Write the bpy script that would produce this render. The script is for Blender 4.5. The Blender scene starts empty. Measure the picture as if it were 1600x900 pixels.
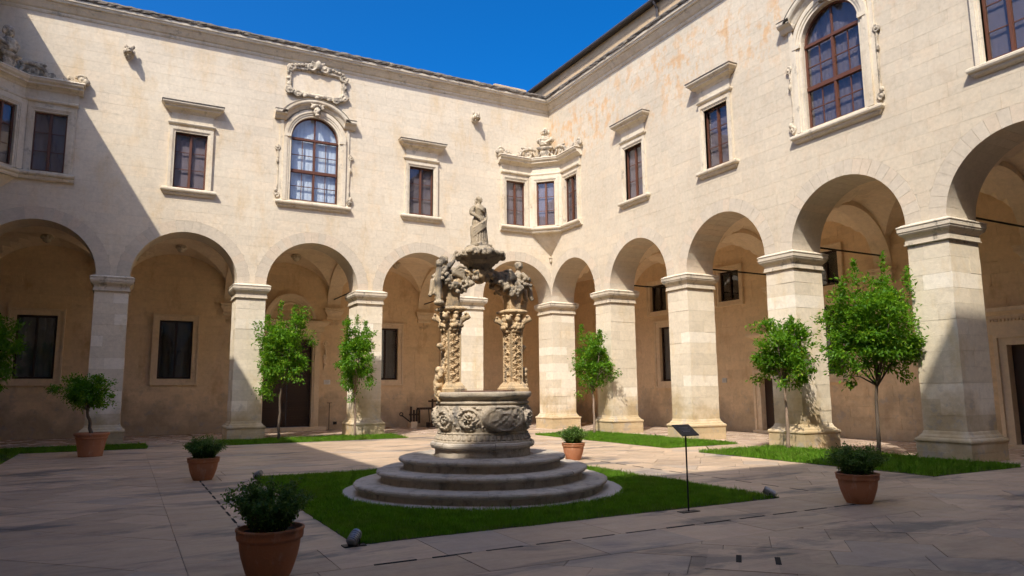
import bpy, bmesh, math, random
import numpy as np
from mathutils import Vector, Matrix
from mathutils.geometry import tessellate_polygon
PI = math.pi
sc = bpy.context.scene
COL = sc.collection

# ------------------------------------------------------------------ camera, sky, sun, exposure
CAM = np.array([-16.2236, -26.5102, 1.65]); YAW, PITCH, ROLL, FPX = 0.49324, 0.14208, -0.00878, 1115.52
def cam_basis():
    f = np.array([math.sin(YAW)*math.cos(PITCH), math.cos(YAW)*math.cos(PITCH), math.sin(PITCH)])
    r = np.array([math.cos(YAW), -math.sin(YAW), 0]); u = np.cross(r, f)
    c, s = math.cos(ROLL), math.sin(ROLL)
    return c*r+s*u, -s*r+c*u, f
_r, _u, _f = cam_basis()
cd = bpy.data.cameras.new('camera'); cam = bpy.data.objects.new('camera', cd); COL.objects.link(cam)
cam.matrix_world = Matrix(((_r[0], _u[0], -_f[0], CAM[0]), (_r[1], _u[1], -_f[1], CAM[1]), (_r[2], _u[2], -_f[2], CAM[2]), (0, 0, 0, 1)))
cd.sensor_width = 36; cd.lens = FPX/1600*36; cd.clip_end = 600; cd.clip_start = .05
sc.camera = cam
SUN = Vector((0.617, 0.565, -1.0)).normalized()          # the way the light travels
world = bpy.data.worlds.new('World'); sc.world = world; world.use_nodes = True
wn = world.node_tree; wn.nodes.clear()
sky = wn.nodes.new('ShaderNodeTexSky'); sky.sky_type = 'NISHITA'; sky.sun_disc = False
sky.sun_elevation = math.asin(-SUN.z); sky.sun_rotation = math.atan2(-SUN.x, -SUN.y)
sky.altitude = 0; sky.air_density = 0.6; sky.dust_density = 3.2; sky.ozone_density = 8.0
bg = wn.nodes.new('ShaderNodeBackground'); bg.inputs['Strength'].default_value = 0.135
wo = wn.nodes.new('ShaderNodeOutputWorld')
hs = wn.nodes.new('ShaderNodeHueSaturation'); hs.inputs['Saturation'].default_value = 1.31
wn.links.new(sky.outputs[0], hs.inputs['Color']); wn.links.new(hs.outputs[0], bg.inputs['Color']); wn.links.new(bg.outputs[0], wo.inputs['Surface'])
sl = bpy.data.lights.new('sun', 'SUN'); sl.energy = 2.85; sl.angle = math.radians(0.53); sl.color = (1.0, 0.95, 0.87)
so = bpy.data.objects.new('sun', sl); COL.objects.link(so); so.location = (-10, -15, 40)
so.rotation_euler = SUN.to_track_quat('-Z', 'Y').to_euler()
vs = sc.view_settings; vs.view_transform = 'Standard'; vs.look = 'None'; vs.exposure = 1.06; vs.gamma = 1.0; vs.use_curve_mapping = False
sc.cycles.max_bounces = 8; sc.cycles.diffuse_bounces = 5; sc.cycles.glossy_bounces = 3; sc.cycles.transparent_max_bounces = 8
sc.cycles.use_adaptive_sampling = True; sc.cycles.adaptive_threshold = 0.03; sc.cycles.adaptive_min_samples = 16
sc.cycles.use_denoising = True
try: sc.cycles.denoiser = 'OPENIMAGEDENOISE'
except Exception: pass
sc.cycles.sample_clamp_indirect = 6

# ------------------------------------------------------------------ materials
class NT:
    def __init__(s, name):
        s.m = bpy.data.materials.new(name); s.m.use_nodes = True; s.t = s.m.node_tree; s.t.nodes.clear()
        s.out = s.t.nodes.new('ShaderNodeOutputMaterial'); s.pos = s.n('ShaderNodeNewGeometry').outputs['Position']
    def n(s, t, **k):
        nd = s.t.nodes.new(t)
        for a, b in k.items(): setattr(nd, a, b)
        return nd
    def set(s, sock, val):
        if hasattr(val, 'is_output'): s.t.links.new(val, sock)
        elif isinstance(val, (tuple, list)) and len(val) == 3 and sock.type == 'RGBA': sock.default_value = (*val, 1)
        else: sock.default_value = val
    def noise(s, scale, detail=4, rough=.55, vec=None, stretch=None, dist=0):
        v = vec or s.pos
        if stretch:
            mp = s.n('ShaderNodeMapping'); s.set(mp.inputs['Vector'], v); mp.inputs['Scale'].default_value = stretch; v = mp.outputs[0]
        nd = s.n('ShaderNodeTexNoise'); s.set(nd.inputs['Vector'], v)
        nd.inputs['Scale'].default_value = scale; nd.inputs['Detail'].default_value = detail; nd.inputs['Roughness'].default_value = rough; nd.inputs['Distortion'].default_value = dist
        return nd.outputs['Fac']
    def rng(s, x, a, b, c=0., d=1.):
        nd = s.n('ShaderNodeMapRange'); s.set(nd.inputs[0], x)
        for i, v in enumerate((a, b, c, d)): s.set(nd.inputs[i+1], v)
        return nd.outputs[0]
    def math(s, op, a, b=0.):
        nd = s.n('ShaderNodeMath', operation=op); s.set(nd.inputs[0], a); s.set(nd.inputs[1], b); return nd.outputs[0]
    def mix(s, f, a, b, mode='MIX'):
        nd = s.n('ShaderNodeMix', data_type='RGBA', blend_type=mode); s.set(nd.inputs[0], f); s.set(nd.inputs[6], a); s.set(nd.inputs[7], b); return nd.outputs[2]
    def scale(s, c, k):
        nd = s.n('ShaderNodeVectorMath', operation='SCALE'); s.set(nd.inputs[0], c); s.set(nd.inputs[3], k); return nd.outputs[0]
    def rnd(s):
        oi = s.n('ShaderNodeObjectInfo').outputs['Random']; at = s.n('ShaderNodeAttribute', attribute_name='rnd').outputs['Fac']
        return s.math('FRACT', s.math('ADD', s.math('MULTIPLY', oi, 7.31), at))
    def bump(s, h, strength=.3, dist=.02):
        nd = s.n('ShaderNodeBump'); nd.inputs['Strength'].default_value = strength; nd.inputs['Distance'].default_value = dist; s.set(nd.inputs['Height'], h); return nd.outputs[0]
    def principled(s, col, rough=.8, normal=None, spec=.3, metal=0., **k):
        nd = s.n('ShaderNodeBsdfPrincipled'); s.set(nd.inputs['Base Color'], col); s.set(nd.inputs['Roughness'], rough)
        nd.inputs['Specular IOR Level'].default_value = spec; nd.inputs['Metallic'].default_value = metal
        if normal: s.set(nd.inputs['Normal'], normal)
        for a, b in k.items(): s.set(nd.inputs[a], b)
        s.t.links.new(nd.outputs[0], s.out.inputs['Surface']); return s.m

def stone(name, c1, c2, stain=None, st=(.56, .72), st_amt=.7, dark=None, dk=(.6, .75), dk_amt=.8, rv=.1, rough=.88, bump=.35, big=.35, fine=9, zst=None, low=None, hue=None, wear=.6, huek=.55):
    t = NT(name)
    c = t.mix(t.rng(t.noise(big, 5, .6), .36, .64), c1, c2)
    r = t.rnd()
    if hue: c = t.mix(t.rng(r, .72, .8, 0, huek), c, hue)
    if stain:
        f = t.rng(t.noise(1.5 if not zst else 2.6, 7, .66, stretch=(1, 1, .42) if not zst else (1, 1, .7)), st[0], st[1], 0, st_amt)
        if zst:
            z = t.n('ShaderNodeSeparateXYZ'); t.set(z.inputs[0], t.pos)
            g = t.math('MULTIPLY', t.rng(z.outputs[2], zst[0], zst[1]), t.rng(z.outputs[2], zst[2], zst[3], 1., 0.))
            f = t.math('MULTIPLY', f, t.math('ADD', t.math('MULTIPLY', g, t.rng(t.noise(.3, 2), .38, .52)), .12))
        c = t.mix(f, c, stain)
    if low:                                              # damp, patchy foot of a wall
        z = t.n('ShaderNodeSeparateXYZ'); t.set(z.inputs[0], t.pos)
        e = t.math('ADD', z.outputs[2], t.rng(t.noise(1.1, 5), .3, .7, -.7, .7))
        c = t.mix(t.rng(e, .5, 1.5, low[3], 0.), c, low[:3])
        c = t.mix(t.math('MULTIPLY', t.rng(t.noise(3.1, 6, .7), .55, .63, 0., .55), t.rng(e, .8, 2.0, 1., 0.)), c, (.36, .33, .29))
    if dark: c = t.mix(t.rng(t.noise(4, 7, .7, stretch=(1, 1, .7)), dk[0], dk[1], 0, dk_amt), c, dark)
    c = t.mix(t.rng(t.noise(2.4, 5, .6, stretch=(1, 1, .1)), .56, .74, 0, wear*.5), c, t.scale(c, .84))
    c = t.mix(t.rng(t.noise(2.3, 6, .7, stretch=(1, 1, 1.8)), .52, .72, 0, wear), c, t.scale(c, .80))
    c = t.mix(t.rng(t.noise(27, 3, .5, stretch=(1, 1, 1.6)), .66, .74, 0, wear), c, t.scale(c, .62))
    c = t.scale(c, t.math('MULTIPLY', t.rng(r, 0, 1, 1-rv, 1+rv), t.rng(t.noise(fine, 6, .65), .25, .75, .88, 1.08)))
    h = t.math('ADD', t.noise(38, 5, .7), t.math('MULTIPLY', t.noise(6, 4), 1.5))
    return t.principled(c, rough, t.bump(h, bump, .012), .2)

M = {}
M['facade'] = stone('facade_stone', (.715, .61, .45), (.63, .53, .39), stain=(.62, .45, .25), st=(.50, .68), st_amt=.6, dark=(.38, .31, .23), dk=(.60, .76), dk_amt=.55, rv=.03, hue=(.70, .56, .39), huek=.25)
M['facade_b'] = stone('facade_stone_stained', (.64, .54, .395), (.565, .475, .345), stain=(.62, .35, .15), st=(.485, .60), st_amt=.62, zst=(10.8, 12.2, 13.3, 14.3), dark=(.40, .32, .23), dk=(.60, .76), dk_amt=.55, rv=.03, hue=(.64, .52, .36), huek=.25)
M['joint'] = stone('wall_mortar', (.58, .485, .36), (.52, .44, .33), rv=0)
M['arch'] = stone('arch_stone', (.62, .525, .395), (.56, .475, .355), stain=(.50, .40, .28), st_amt=.4, rv=.05, hue=(.60, .47, .33))
M['pillar'] = stone('pillar_stone', (.74, .63, .46), (.68, .575, .415), stain=(.64, .48, .26), st=(.54, .72), st_amt=.7, rv=.085, low=(.47, .345, .185, .9), hue=(.80, .72, .58), bump=.5)
M['trim'] = stone('window_trim_stone', (.70, .60, .445), (.63, .535, .39), stain=(.52, .39, .23), st=(.5, .68), st_amt=.65, dark=(.25, .21, .165), dk=(.57, .70), dk_amt=.65, rv=.03)
M['carved'] = stone('carved_pale_stone', (.60, .50, .36), (.52, .43, .30), stain=(.5, .36, .2), dark=(.16, .135, .105), dk=(.46, .60), dk_amt=.85, rv=.03, bump=.6)
M['cap'] = stone('capital_stone', (.66, .565, .42), (.59, .50, .37), stain=(.5, .38, .23), dark=(.17, .145, .115), dk=(.54, .66), dk_amt=.75, rv=.03)
M['lichen'] = stone('lichen_coping_stone', (.13, .108, .082), (.20, .165, .125), stain=(.40, .32, .21), st=(.58, .68), dark=(.06, .055, .05), dk=(.5, .62), rv=.05, bump=.8)
M['loggia'] = stone('loggia_wall_stone', (.80, .61, .385), (.745, .56, .345), stain=(.5, .30, .14), st_amt=.6, rv=.04, low=(.36, .28, .19, .7))
M['loggia_trim'] = stone('loggia_trim_stone', (.78, .625, .43), (.73, .58, .395), stain=(.45, .33, .2), rv=.02)
M['vault'] = stone('vault_plaster', (.84, .69, .49), (.80, .65, .45), stain=(.5, .38, .22), st_amt=.4, rv=.03, bump=.15)
M['attic'] = stone('attic_orange_stone', (.58, .42, .25), (.52, .37, .21), stain=(.6, .36, .15), st_amt=.7, rv=.06)
M['well'] = stone('well_ochre_stone', (.60, .435, .25), (.54, .38, .21), stain=(.58, .46, .30), dark=(.17, .145, .115), dk=(.51, .64), dk_amt=.8, rv=.0, bump=.8, fine=20)
M['well_dark'] = stone('well_weathered_stone', (.42, .335, .23), (.33, .27, .19), stain=(.56, .42, .25), st=(.5, .64), dark=(.10, .09, .08), dk=(.5, .62), dk_amt=.85, rv=0, bump=.9, fine=20)
M['well_drum'] = stone('well_drum_stone', (.44, .36, .26), (.38, .315, .235), stain=(.55, .41, .24), st=(.5, .66), dark=(.14, .13, .12), dk=(.52, .66), dk_amt=.8, rv=0, bump=.8, fine=20)
M['step'] = stone('well_step_stone', (.53, .45, .35), (.43, .37, .29), stain=(.46, .34, .22), st=(.55, .7), dark=(.15, .135, .115), dk=(.5, .68), dk_amt=.75, rv=.06, bump=.9)
M['ring'] = stone('well_kerb_stone', (.47, .41, .34), (.41, .36, .30), rv=.08)

def paving(name, rough, worn=.8):
    t = NT(name)
    r = t.rnd()
    c = t.mix(t.rng(t.noise(.22, 4), .35, .65), (.50, .36, .23), (.46, .335, .225))
    c = t.mix(t.rng(t.noise(1.6, 7, .65, stretch=(.32, 1.9, 1), dist=.6), .48, .70, 0, .75), c, (.30, .215, .155))     # long veins in the stone
    c = t.mix(t.rng(t.noise(2.6, 6, .6, stretch=(.25, 1.7, 1), dist=.4), .56, .72, 0, .7), c, (.55, .39, .25))
    c = t.mix(t.rng(t.noise(.9, 7, .66, stretch=(.42, 1.25, 1), dist=.5), .545, .63, 0, worn), c, (.11, .102, .096))               # dark worn patches
    c = t.mix(t.rng(r, .92, .94, 0, .45), c, (.22, .20, .18))
    c = t.scale(c, t.math('MULTIPLY', t.rng(r, 0, .9, .84, 1.14), t.rng(t.noise(14, 6, .7), .25, .75, .88, 1.08)))
    rg = t.rng(t.noise(3, 5), .3, .7, rough-.08, rough+.12)
    return t.principled(c, rg, t.bump(t.math('ADD', t.noise(25, 5, .7), t.math('MULTIPLY', t.noise(3, 3), 2.)), .25, .01), .4)
M['paving'] = paving('court_paving_stone', .5)
def floor_slabs():
    t = NT('loggia_floor_slabs'); b = t.n('ShaderNodeTexBrick'); t.set(b.inputs['Vector'], t.pos)
    for k, v in (('Scale', 1.), ('Mortar Size', .004), ('Brick Width', 1.1), ('Row Height', .62), ('Bias', 0.)): b.inputs[k].default_value = v
    b.inputs['Color1'].default_value = (.62, .47, .345, 1); b.inputs['Color2'].default_value = (.54, .405, .30, 1); b.inputs['Mortar'].default_value = (.27, .21, .16, 1)
    c = t.mix(t.rng(t.noise(1.2, 4, stretch=(.5, 1, 1)), .45, .7, 0, .35), b.outputs['Color'], (.36, .26, .19))
    return t.principled(c, t.rng(t.noise(1.5, 3), .3, .7, .16, .34), None, .45)
M['floor'] = floor_slabs()
M['grout'] = stone('paving_grout', (.17, .14, .112), (.13, .11, .09), rv=0)

def plain(name, col, rough=.6, metal=0., var=.15, spec=.4, scale=12, bump=.1):
    t = NT(name); c = t.scale(t.mix(t.noise(scale, 5), col, tuple(x*.8 for x in col)), t.rng(t.rnd(), 0, 1, 1-var, 1+var))
    return t.principled(c, rough, t.bump(t.noise(scale*4, 4), bump, .004), spec, metal)
M['wood'] = plain('window_brown_wood', (.13, .048, .025), .5)
M['dark_wood'] = plain('dark_stained_wood', (.035, .018, .012), .45)
M['door_wood'] = plain('old_door_wood', (.055, .028, .018), .5)
M['iron'] = plain('black_iron', (.025, .023, .022), .55, .3)
M['gutter'] = plain('dark_gutter_metal', (.06, .05, .045), .6)
M['black'] = plain('black_sign_paint', (.02, .021, .024), .4)
M['print'] = plain('grey_sign_print', (.17, .175, .18), .5)
M['white'] = plain('white_plate', (.7, .69, .66), .5)
M['chrome'] = plain('spotlight_metal', (.38, .38, .38), .35, .7)
M['lens'] = plain('spotlight_lens', (.1, .11, .12), .1)
M['soil'] = plain('dark_soil', (.05, .035, .022), .95, scale=20, bump=.8)
M['rust'] = plain('rusty_iron_cover', (.15, .07, .045), .8)
M['curtain_white'] = plain('white_window_blind', (.72, .74, .76), .9, var=.02)
M['curtain'] = plain('mauve_grey_curtain', (.20, .15, .155), .9, var=.25)
M['unlit_room'] = plain('unlit_room_black', (.035, .035, .035), .9)  # near-black paint for the darkness of unlit rooms behind the glass
M['curtain_grey'] = plain('grey_window_blind', (.16, .16, .155), .9)
M['slot'] = plain('dark_drain_slot', (.012, .011, .01), .9)
M['cover'] = stone('grey_cover_stone', (.40, .32, .245), (.33, .275, .22), dark=(.17, .15, .13), rv=.1)
def terracotta():
    t = NT('terracotta')
    c = t.mix(t.noise(5, 5), (.44, .185, .09), (.36, .15, .075))
    c = t.mix(t.rng(t.noise(7, 6, .7, stretch=(1, 1, .4)), .55, .7, 0, .6), c, (.50, .33, .23))
    c = t.mix(t.rng(t.noise(4, 5, .6), .6, .75, 0, .6), c, (.2, .1, .06))
    return t.principled(c, .8, t.bump(t.noise(40, 4), .3, .006), .25)
M['terracotta'] = terracotta()
def glass():
    t = NT('window_glass'); fr = t.n('ShaderNodeFresnel'); fr.inputs['IOR'].default_value = 1.6
    g = t.n('ShaderNodeBsdfGlossy'); g.inputs['Roughness'].default_value = .015; g.inputs['Color'].default_value = (.95, .97, 1, 1)
    t.set(g.inputs['Normal'], t.bump(t.noise(2.5, 2), .04, .02))
    tr = t.n('ShaderNodeBsdfTransparent'); tr.inputs['Color'].default_value = (.93, .95, .96, 1)
    mx = t.n('ShaderNodeMixShader'); t.set(mx.inputs[0], t.math('MULTIPLY', t.math('ADD', t.math('MULTIPLY', fr.outputs[0], .9), .03), t.math('SUBTRACT', 1., t.n('ShaderNodeNewGeometry').outputs['Backfacing']))); t.set(mx.inputs[1], tr.outputs[0]); t.set(mx.inputs[2], g.outputs[0])
    t.t.links.new(mx.outputs[0], t.out.inputs['Surface']); return t.m
M['glass'] = glass()
def leaf(name, a, b, c3, tl, gloss=.5, k=.4, patch=None):
    t = NT(name); r = t.n('ShaderNodeAttribute', attribute_name='rnd').outputs['Fac']
    c = t.mix(t.rng(r, 0, .8), a, b); c = t.mix(t.rng(r, .86, 1, 0, .9), c, c3)
    if patch: c = t.mix(t.rng(t.noise(1.3, 5, .6), .5, .68, 0, .6), c, patch); c = t.scale(c, t.rng(t.noise(3.5, 4), .3, .7, .6, 1.35))
    p = t.n('ShaderNodeBsdfPrincipled'); t.set(p.inputs['Base Color'], c); p.inputs['Roughness'].default_value = gloss; p.inputs['Specular IOR Level'].default_value = .22
    tr = t.n('ShaderNodeBsdfTranslucent'); t.set(tr.inputs['Color'], t.mix(.5, c, tl))
    mx = t.n('ShaderNodeMixShader'); mx.inputs[0].default_value = k; t.set(mx.inputs[1], p.outputs[0]); t.set(mx.inputs[2], tr.outputs[0])
    t.t.links.new(mx.outputs[0], t.out.inputs['Surface']); return t.m
M['citrus'] = leaf('citrus_leaf', (.045, .125, .010), (.115, .25, .014), (.32, .42, .03), (.26, .52, .015), .5, .45)
M['shrub'] = leaf('shrub_leaf', (.05, .105, .022), (.125, .215, .04), (.26, .32, .08), (.2, .34, .04), .5, .35)
M['grass'] = leaf('grass_blade', (.085, .20, .012), (.15, .315, .016), (.26, .33, .06), (.2, .46, .012), .6, .45, (.19, .235, .04))
M['bark'] = plain('tree_bark', (.13, .095, .065), .9, scale=30, bump=.8)
M['bark_pale'] = plain('pale_tree_bark', (.27, .19, .13), .9, scale=30, bump=.8)
M['fruit'] = plain('citrus_fruit', (.7, .4, .03), .4)

# ------------------------------------------------------------------ geometry helpers
WM = {}                                                  # object -> world matrix, to parent without moving
def link(o, parent=None, loc=None):
    COL.objects.link(o)
    if loc is not None: o.location = loc
    w = Matrix.Translation(o.location); WM[o.name] = w
    if parent is not None:
        o.parent = parent; o.matrix_parent_inverse = WM[parent.name].inverted()
    return o
def tag(o, label=None, cat=None, group=None, kind=None):
    for k, v in (('label', label), ('category', cat), ('group', group), ('kind', kind)):
        if v: o[k] = v
    return o
def thing(name, loc, label, cat, group=None):
    o = bpy.data.objects.new(name, None); o.empty_display_size = .3; link(o, None, loc); return tag(o, label, cat, group)

class MB:
    def __init__(s, T=None): s.v = []; s.f = []; s.r = []; s.T = T; s.cur = 0.
    def add(s, vs, fs):
        n = len(s.v)
        s.v += [s.T(*p) for p in vs] if s.T else [tuple(p) for p in vs]
        s.f += [tuple(i+n for i in f) for f in fs]; s.r += [s.cur]*len(fs); return s
    def box(s, a, b, c, d, e, f):
        return s.add([(x, y, z) for z in (e, f) for y in (c, d) for x in (a, b)], [(0, 2, 3, 1), (4, 5, 7, 6), (0, 1, 5, 4), (2, 6, 7, 3), (0, 4, 6, 2), (1, 3, 7, 5)])
    def prism(s, loops, v0, v1):                         # loops in (u, z), extruded along v
        pts = [p for l in loops for p in l]; n = len(pts)
        tris = [tuple(t) for t in tessellate_polygon([[Vector((p[0], p[1], 0)) for p in l] for l in loops])]
        fs = list(tris) + [tuple(i+n for i in reversed(t)) for t in tris]; k = 0
        for l in loops:
            m = len(l)
            fs += [(k+i, k+(i+1) % m, n+k+(i+1) % m, n+k+i) for i in range(m)]; k += m
        return s.add([(p[0], v0, p[1]) for p in pts]+[(p[0], v1, p[1]) for p in pts], fs)
    def rings(s, rs, cap=True, close=True):              # list of rings with equal point counts
        m = len(rs[0]); vs = [p for r in rs for p in r]; fs = []
        for j in range(len(rs)-1):
            for i in range(m if close else m-1):
                a, b = j*m+i, j*m+(i+1) % m; fs.append((a, b, b+m, a+m))
        if cap: fs += [tuple(reversed(range(m))), tuple((len(rs)-1)*m+i for i in range(m))]
        return s.add(vs, fs)
    def mould(s, u0, u1, v0, v1, prof, back=False):      # moulding round a rectangle; back=False leaves the rear flat
        return s.rings([[(u0-o, v0-o, z), (u1+o, v0-o, z), (u1+o, v1+(o if back else 0), z), (u0-o, v1+(o if back else 0), z)] for o, z in prof])
    def lathe(s, cx, cy, prof, n=32, fn=None):
        return s.rings([[(cx+r*(fn(2*PI*i/n) if fn else 1)*math.cos(2*PI*i/n), cy+r*(fn(2*PI*i/n) if fn else 1)*math.sin(2*PI*i/n), z) for i in range(n)] for r, z in prof])
    def tube(s, path, rad, n=6):
        P = [Vector(p) for p in path]; R = rad if isinstance(rad, (list, tuple)) else [rad]*len(P); rs = []; ref = None
        for i, p in enumerate(P):
            d = (P[min(i+1, len(P)-1)]-P[max(i-1, 0)]).normalized()
            if ref is None: ref = Vector((0, 0, 1)) if abs(d.z) < .8 else Vector((1, 0, 0))
            a = d.cross(ref).normalized(); b = d.cross(a); ref = -b if b.length else ref
            ref = a.cross(d)
            rs.append([tuple(p+(a*math.cos(2*PI*k/n)+b*math.sin(2*PI*k/n))*R[i]) for k in range(n)])
        return s.rings(rs)
    def ball(s, c, r, n=8, m=6, rot=None):
        r = (r, r, r) if not isinstance(r, (tuple, list)) else r
        rs = []
        for j in range(1, m):
            t = PI*j/m; rs.append([(math.sin(t)*math.cos(2*PI*i/n)*r[0], math.sin(t)*math.sin(2*PI*i/n)*r[1], math.cos(t)*r[2]) for i in range(n)])
        allv = [p for q in rs for p in q]+[(0, 0, r[2]), (0, 0, -r[2])]
        if rot: R = rot; allv = [tuple(R @ Vector(p)) for p in allv]
        allv = [(p[0]+c[0], p[1]+c[1], p[2]+c[2]) for p in allv]; fs = []
        for j in range(m-2):
            for i in range(n): a, b = j*n+i, j*n+(i+1) % n; fs.append((a, b, b+n, a+n))
        t, bt = len(allv)-2, len(allv)-1
        for i in range(n): fs.append((t, (i+1) % n, i)); fs.append((bt, (m-2)*n+i, (m-2)*n+(i+1) % n))
        return s.add(allv, fs)
    def sweep(s, path, prof, close=False):               # path in (u, z); prof in (d, v): d along the path normal, v depth
        rs = []; n = len(path)
        for i, p in enumerate(path):
            a = path[(i-1) % n] if (close or i > 0) else p; b = path[(i+1) % n] if (close or i < n-1) else p
            d = Vector((b[0]-a[0], b[1]-a[1])); d.normalize(); nn = (-d.y, d.x)
            rs.append([(p[0]+nn[0]*q[0], q[1], p[1]+nn[1]*q[0]) for q in prof])
        if close: rs.append(rs[0])
        return s.rings(rs, cap=not close)
    def plan(s, path, prof):                             # path in plan (x, y); prof (offset to the left of travel, z), mitred
        rs = []; n = len(path)
        for i, p in enumerate(path):
            ns = []
            for a, b in ((i-1, i), (i, i+1)):
                if 0 <= a and b < n:
                    d = Vector((path[b][0]-path[a][0], path[b][1]-path[a][1])).normalized(); ns.append(Vector((-d.y, d.x)))
            m = ns[0] if len(ns) == 1 else (ns[0]+ns[1])/(1+ns[0].dot(ns[1]))
            rs.append([(p[0]+m.x*o, p[1]+m.y*o, z) for o, z in prof])
        return s.rings(rs)
    def mesh(s, name):
        me = bpy.data.meshes.new(name); me.from_pydata(s.v, [], s.f)
        if any(s.r):
            at = me.attributes.new('rnd', 'FLOAT', 'FACE'); at.data.foreach_set('value', s.r)
        bm = bmesh.new(); bm.from_mesh(me); bmesh.ops.recalc_face_normals(bm, faces=bm.faces); bm.to_mesh(me); bm.free(); return me
    def build(s, name, mat, parent=None, smooth=False, label=None, kind=None):
        a = np.array(s.v); c = np.array([(a[:, 0].min()+a[:, 0].max())/2, (a[:, 1].min()+a[:, 1].max())/2, a[:, 2].min()])
        s.v = [tuple(p) for p in (a-c)]
        me = s.mesh(name); me.materials.append(M[mat])
        if smooth: me.polygons.foreach_set('use_smooth', [True]*len(me.polygons))
        o = bpy.data.objects.new(name, me); link(o, parent, Vector(c)); return tag(o, label=label, kind=kind)
    def remesh(s, name, mat, parent=None, voxel=.015, it=2):
        me = s.mesh('tmp'); o = bpy.data.objects.new('tmp', me); COL.objects.link(o)
        m = o.modifiers.new('r', 'REMESH'); m.mode = 'VOXEL'; m.voxel_size = voxel
        if it: q = o.modifiers.new('s', 'SMOOTH'); q.iterations = it; q.factor = .5
        dg = bpy.context.evaluated_depsgraph_get(); me2 = bpy.data.meshes.new_from_object(o.evaluated_get(dg))
        bpy.data.objects.remove(o); bpy.data.meshes.remove(me); me2.name = name
        n = len(me2.vertices); a = np.empty(n*3); me2.vertices.foreach_get('co', a); a = a.reshape(-1, 3)
        c = np.array([(a[:, 0].min()+a[:, 0].max())/2, (a[:, 1].min()+a[:, 1].max())/2, a[:, 2].min()])
        me2.vertices.foreach_set('co', (a-c).ravel()); me2.materials.clear(); me2.materials.append(M[mat])
        me2.polygons.foreach_set('use_smooth', [True]*len(me2.polygons)); me2.update()
        o = bpy.data.objects.new(name, me2); return link(o, parent, Vector(c))

def quads(name, V, k, mat, rnd, parent=None, loc=None, smooth=False):   # V (N*k, 3) numpy: N separate k-gons
    n = len(V)//k; me = bpy.data.meshes.new(name)
    loc = np.array([V[:, 0].mean(), V[:, 1].mean(), V[:, 2].min()]) if loc is None else np.array(loc)
    me.vertices.add(len(V)); me.vertices.foreach_set('co', (V-loc).astype(np.float32).ravel())
    me.loops.add(len(V)); me.loops.foreach_set('vertex_index', np.arange(len(V), dtype=np.int32))
    me.polygons.add(n); me.polygons.foreach_set('loop_start', np.arange(0, len(V), k, dtype=np.int32))
    me.update(calc_edges=True)
    at = me.attributes.new('rnd', 'FLOAT', 'FACE'); at.data.foreach_set('value', rnd.astype(np.float32))
    me.materials.append(M[mat]); o = bpy.data.objects.new(name, me); return link(o, parent, Vector(loc))

def arc(cx, cz, r, a0, a1, n): return [(cx+r*math.cos(a0+(a1-a0)*i/n), cz+r*math.sin(a0+(a1-a0)*i/n)) for i in range(n+1)]
def rect(a, b, c, d): return [(a, c), (b, c), (b, d), (a, d)]
def archloop(c, hw, z0, zs, n=20): return [(c-hw, z0), (c+hw, z0)]+arc(c, zs, hw, 0, PI, n)
def cut_rect(r, o):                                      # rectangle minus rectangle -> rectangles
    a, b, c, d = r; e, f, g, h = o
    if e >= b or f <= a or g >= d or h <= c: return [r]
    out = []
    if g > c: out.append((a, b, c, g))
    if h < d: out.append((a, b, h, d))
    lo, hi = max(c, g), min(d, h)
    if e > a: out.append((a, e, lo, hi))
    if f < b: out.append((f, b, lo, hi))
    return [q for q in out if q[1]-q[0] > .04 and q[3]-q[2] > .03]
def project(p):
    d = np.array(p)-CAM; z = d @ _f
    return (800+FPX*(d @ _r)/z, 450-FPX*(d @ _u)/z, z) if z > .1 else (-9999, -9999, z)
def vnoise(x, y, seed=0):                                # smooth value noise on numpy arrays
    xi, yi = np.floor(x).astype(int), np.floor(y).astype(int); fx, fy = x-xi, y-yi; fx = fx*fx*(3-2*fx); fy = fy*fy*(3-2*fy)
    h = lambda a, b: np.modf(np.abs(np.sin(a*127.1+b*311.7+seed*74.7)*43758.5453))[0]
    return (h(xi, yi)*(1-fx)+h(xi+1, yi)*fx)*(1-fy)+(h(xi, yi+1)*(1-fx)+h(xi+1, yi+1)*fx)*fy

def courses(u0, u1, z0, z1, h, lmin, lmax, rg, holes=(), arches=(), Ro=0, zs=0, gap=.004):
    """blocks of a coursed wall, as loops in (u, z), cut round openings and arch rings"""
    out = []; nrow = max(1, round((z1-z0)/h)); h = (z1-z0)/nrow
    for j in range(nrow):
        za, zb = z0+j*h+gap/2, z0+(j+1)*h-gap/2; u = u0
        first = True
        while u < u1-.01:
            L = rg.uniform(lmin, lmax)*(rg.uniform(.4, 1) if first else 1); first = False
            e = min(u+L, u1); e = u1 if u1-e < lmin*.5 else e
            rs = [(u+gap/2, e-gap/2, za, zb)]
            for o in holes: rs = [q for r in rs for q in cut_rect(r, o)]
            for r in rs:
                hit = [c for c in arches if r[0] < c+Ro and r[1] > c-Ro and r[2] < zs+Ro]
                if not hit: out.append(rect(*r)); continue
                n = max(4, int((r[1]-r[0])/.06)); xs = [r[0]+(r[1]-r[0])*i/n for i in range(n+1)]
                for c in hit:
                    xs += [x for x in (c-Ro, c+Ro) if r[0] < x < r[1]]
                xs = sorted(set(xs))
                def low(x):
                    q = r[2]
                    for c in hit:
                        if abs(x-c) < Ro: q = max(q, zs+math.sqrt(Ro*Ro-(x-c)**2)+.004)
                    return q
                run = []
                for x in xs+[None]:
                    if x is not None and low(x) < r[3]-.012: run.append(x)
                    else:
                        if len(run) > 1 and run[-1]-run[0] > .05:
                            lo = [(q, low(q)) for q in run]
                            out.append(lo+[(run[-1], r[3]), (run[0], r[3])])
                        run = []
            u = e
    return out

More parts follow.
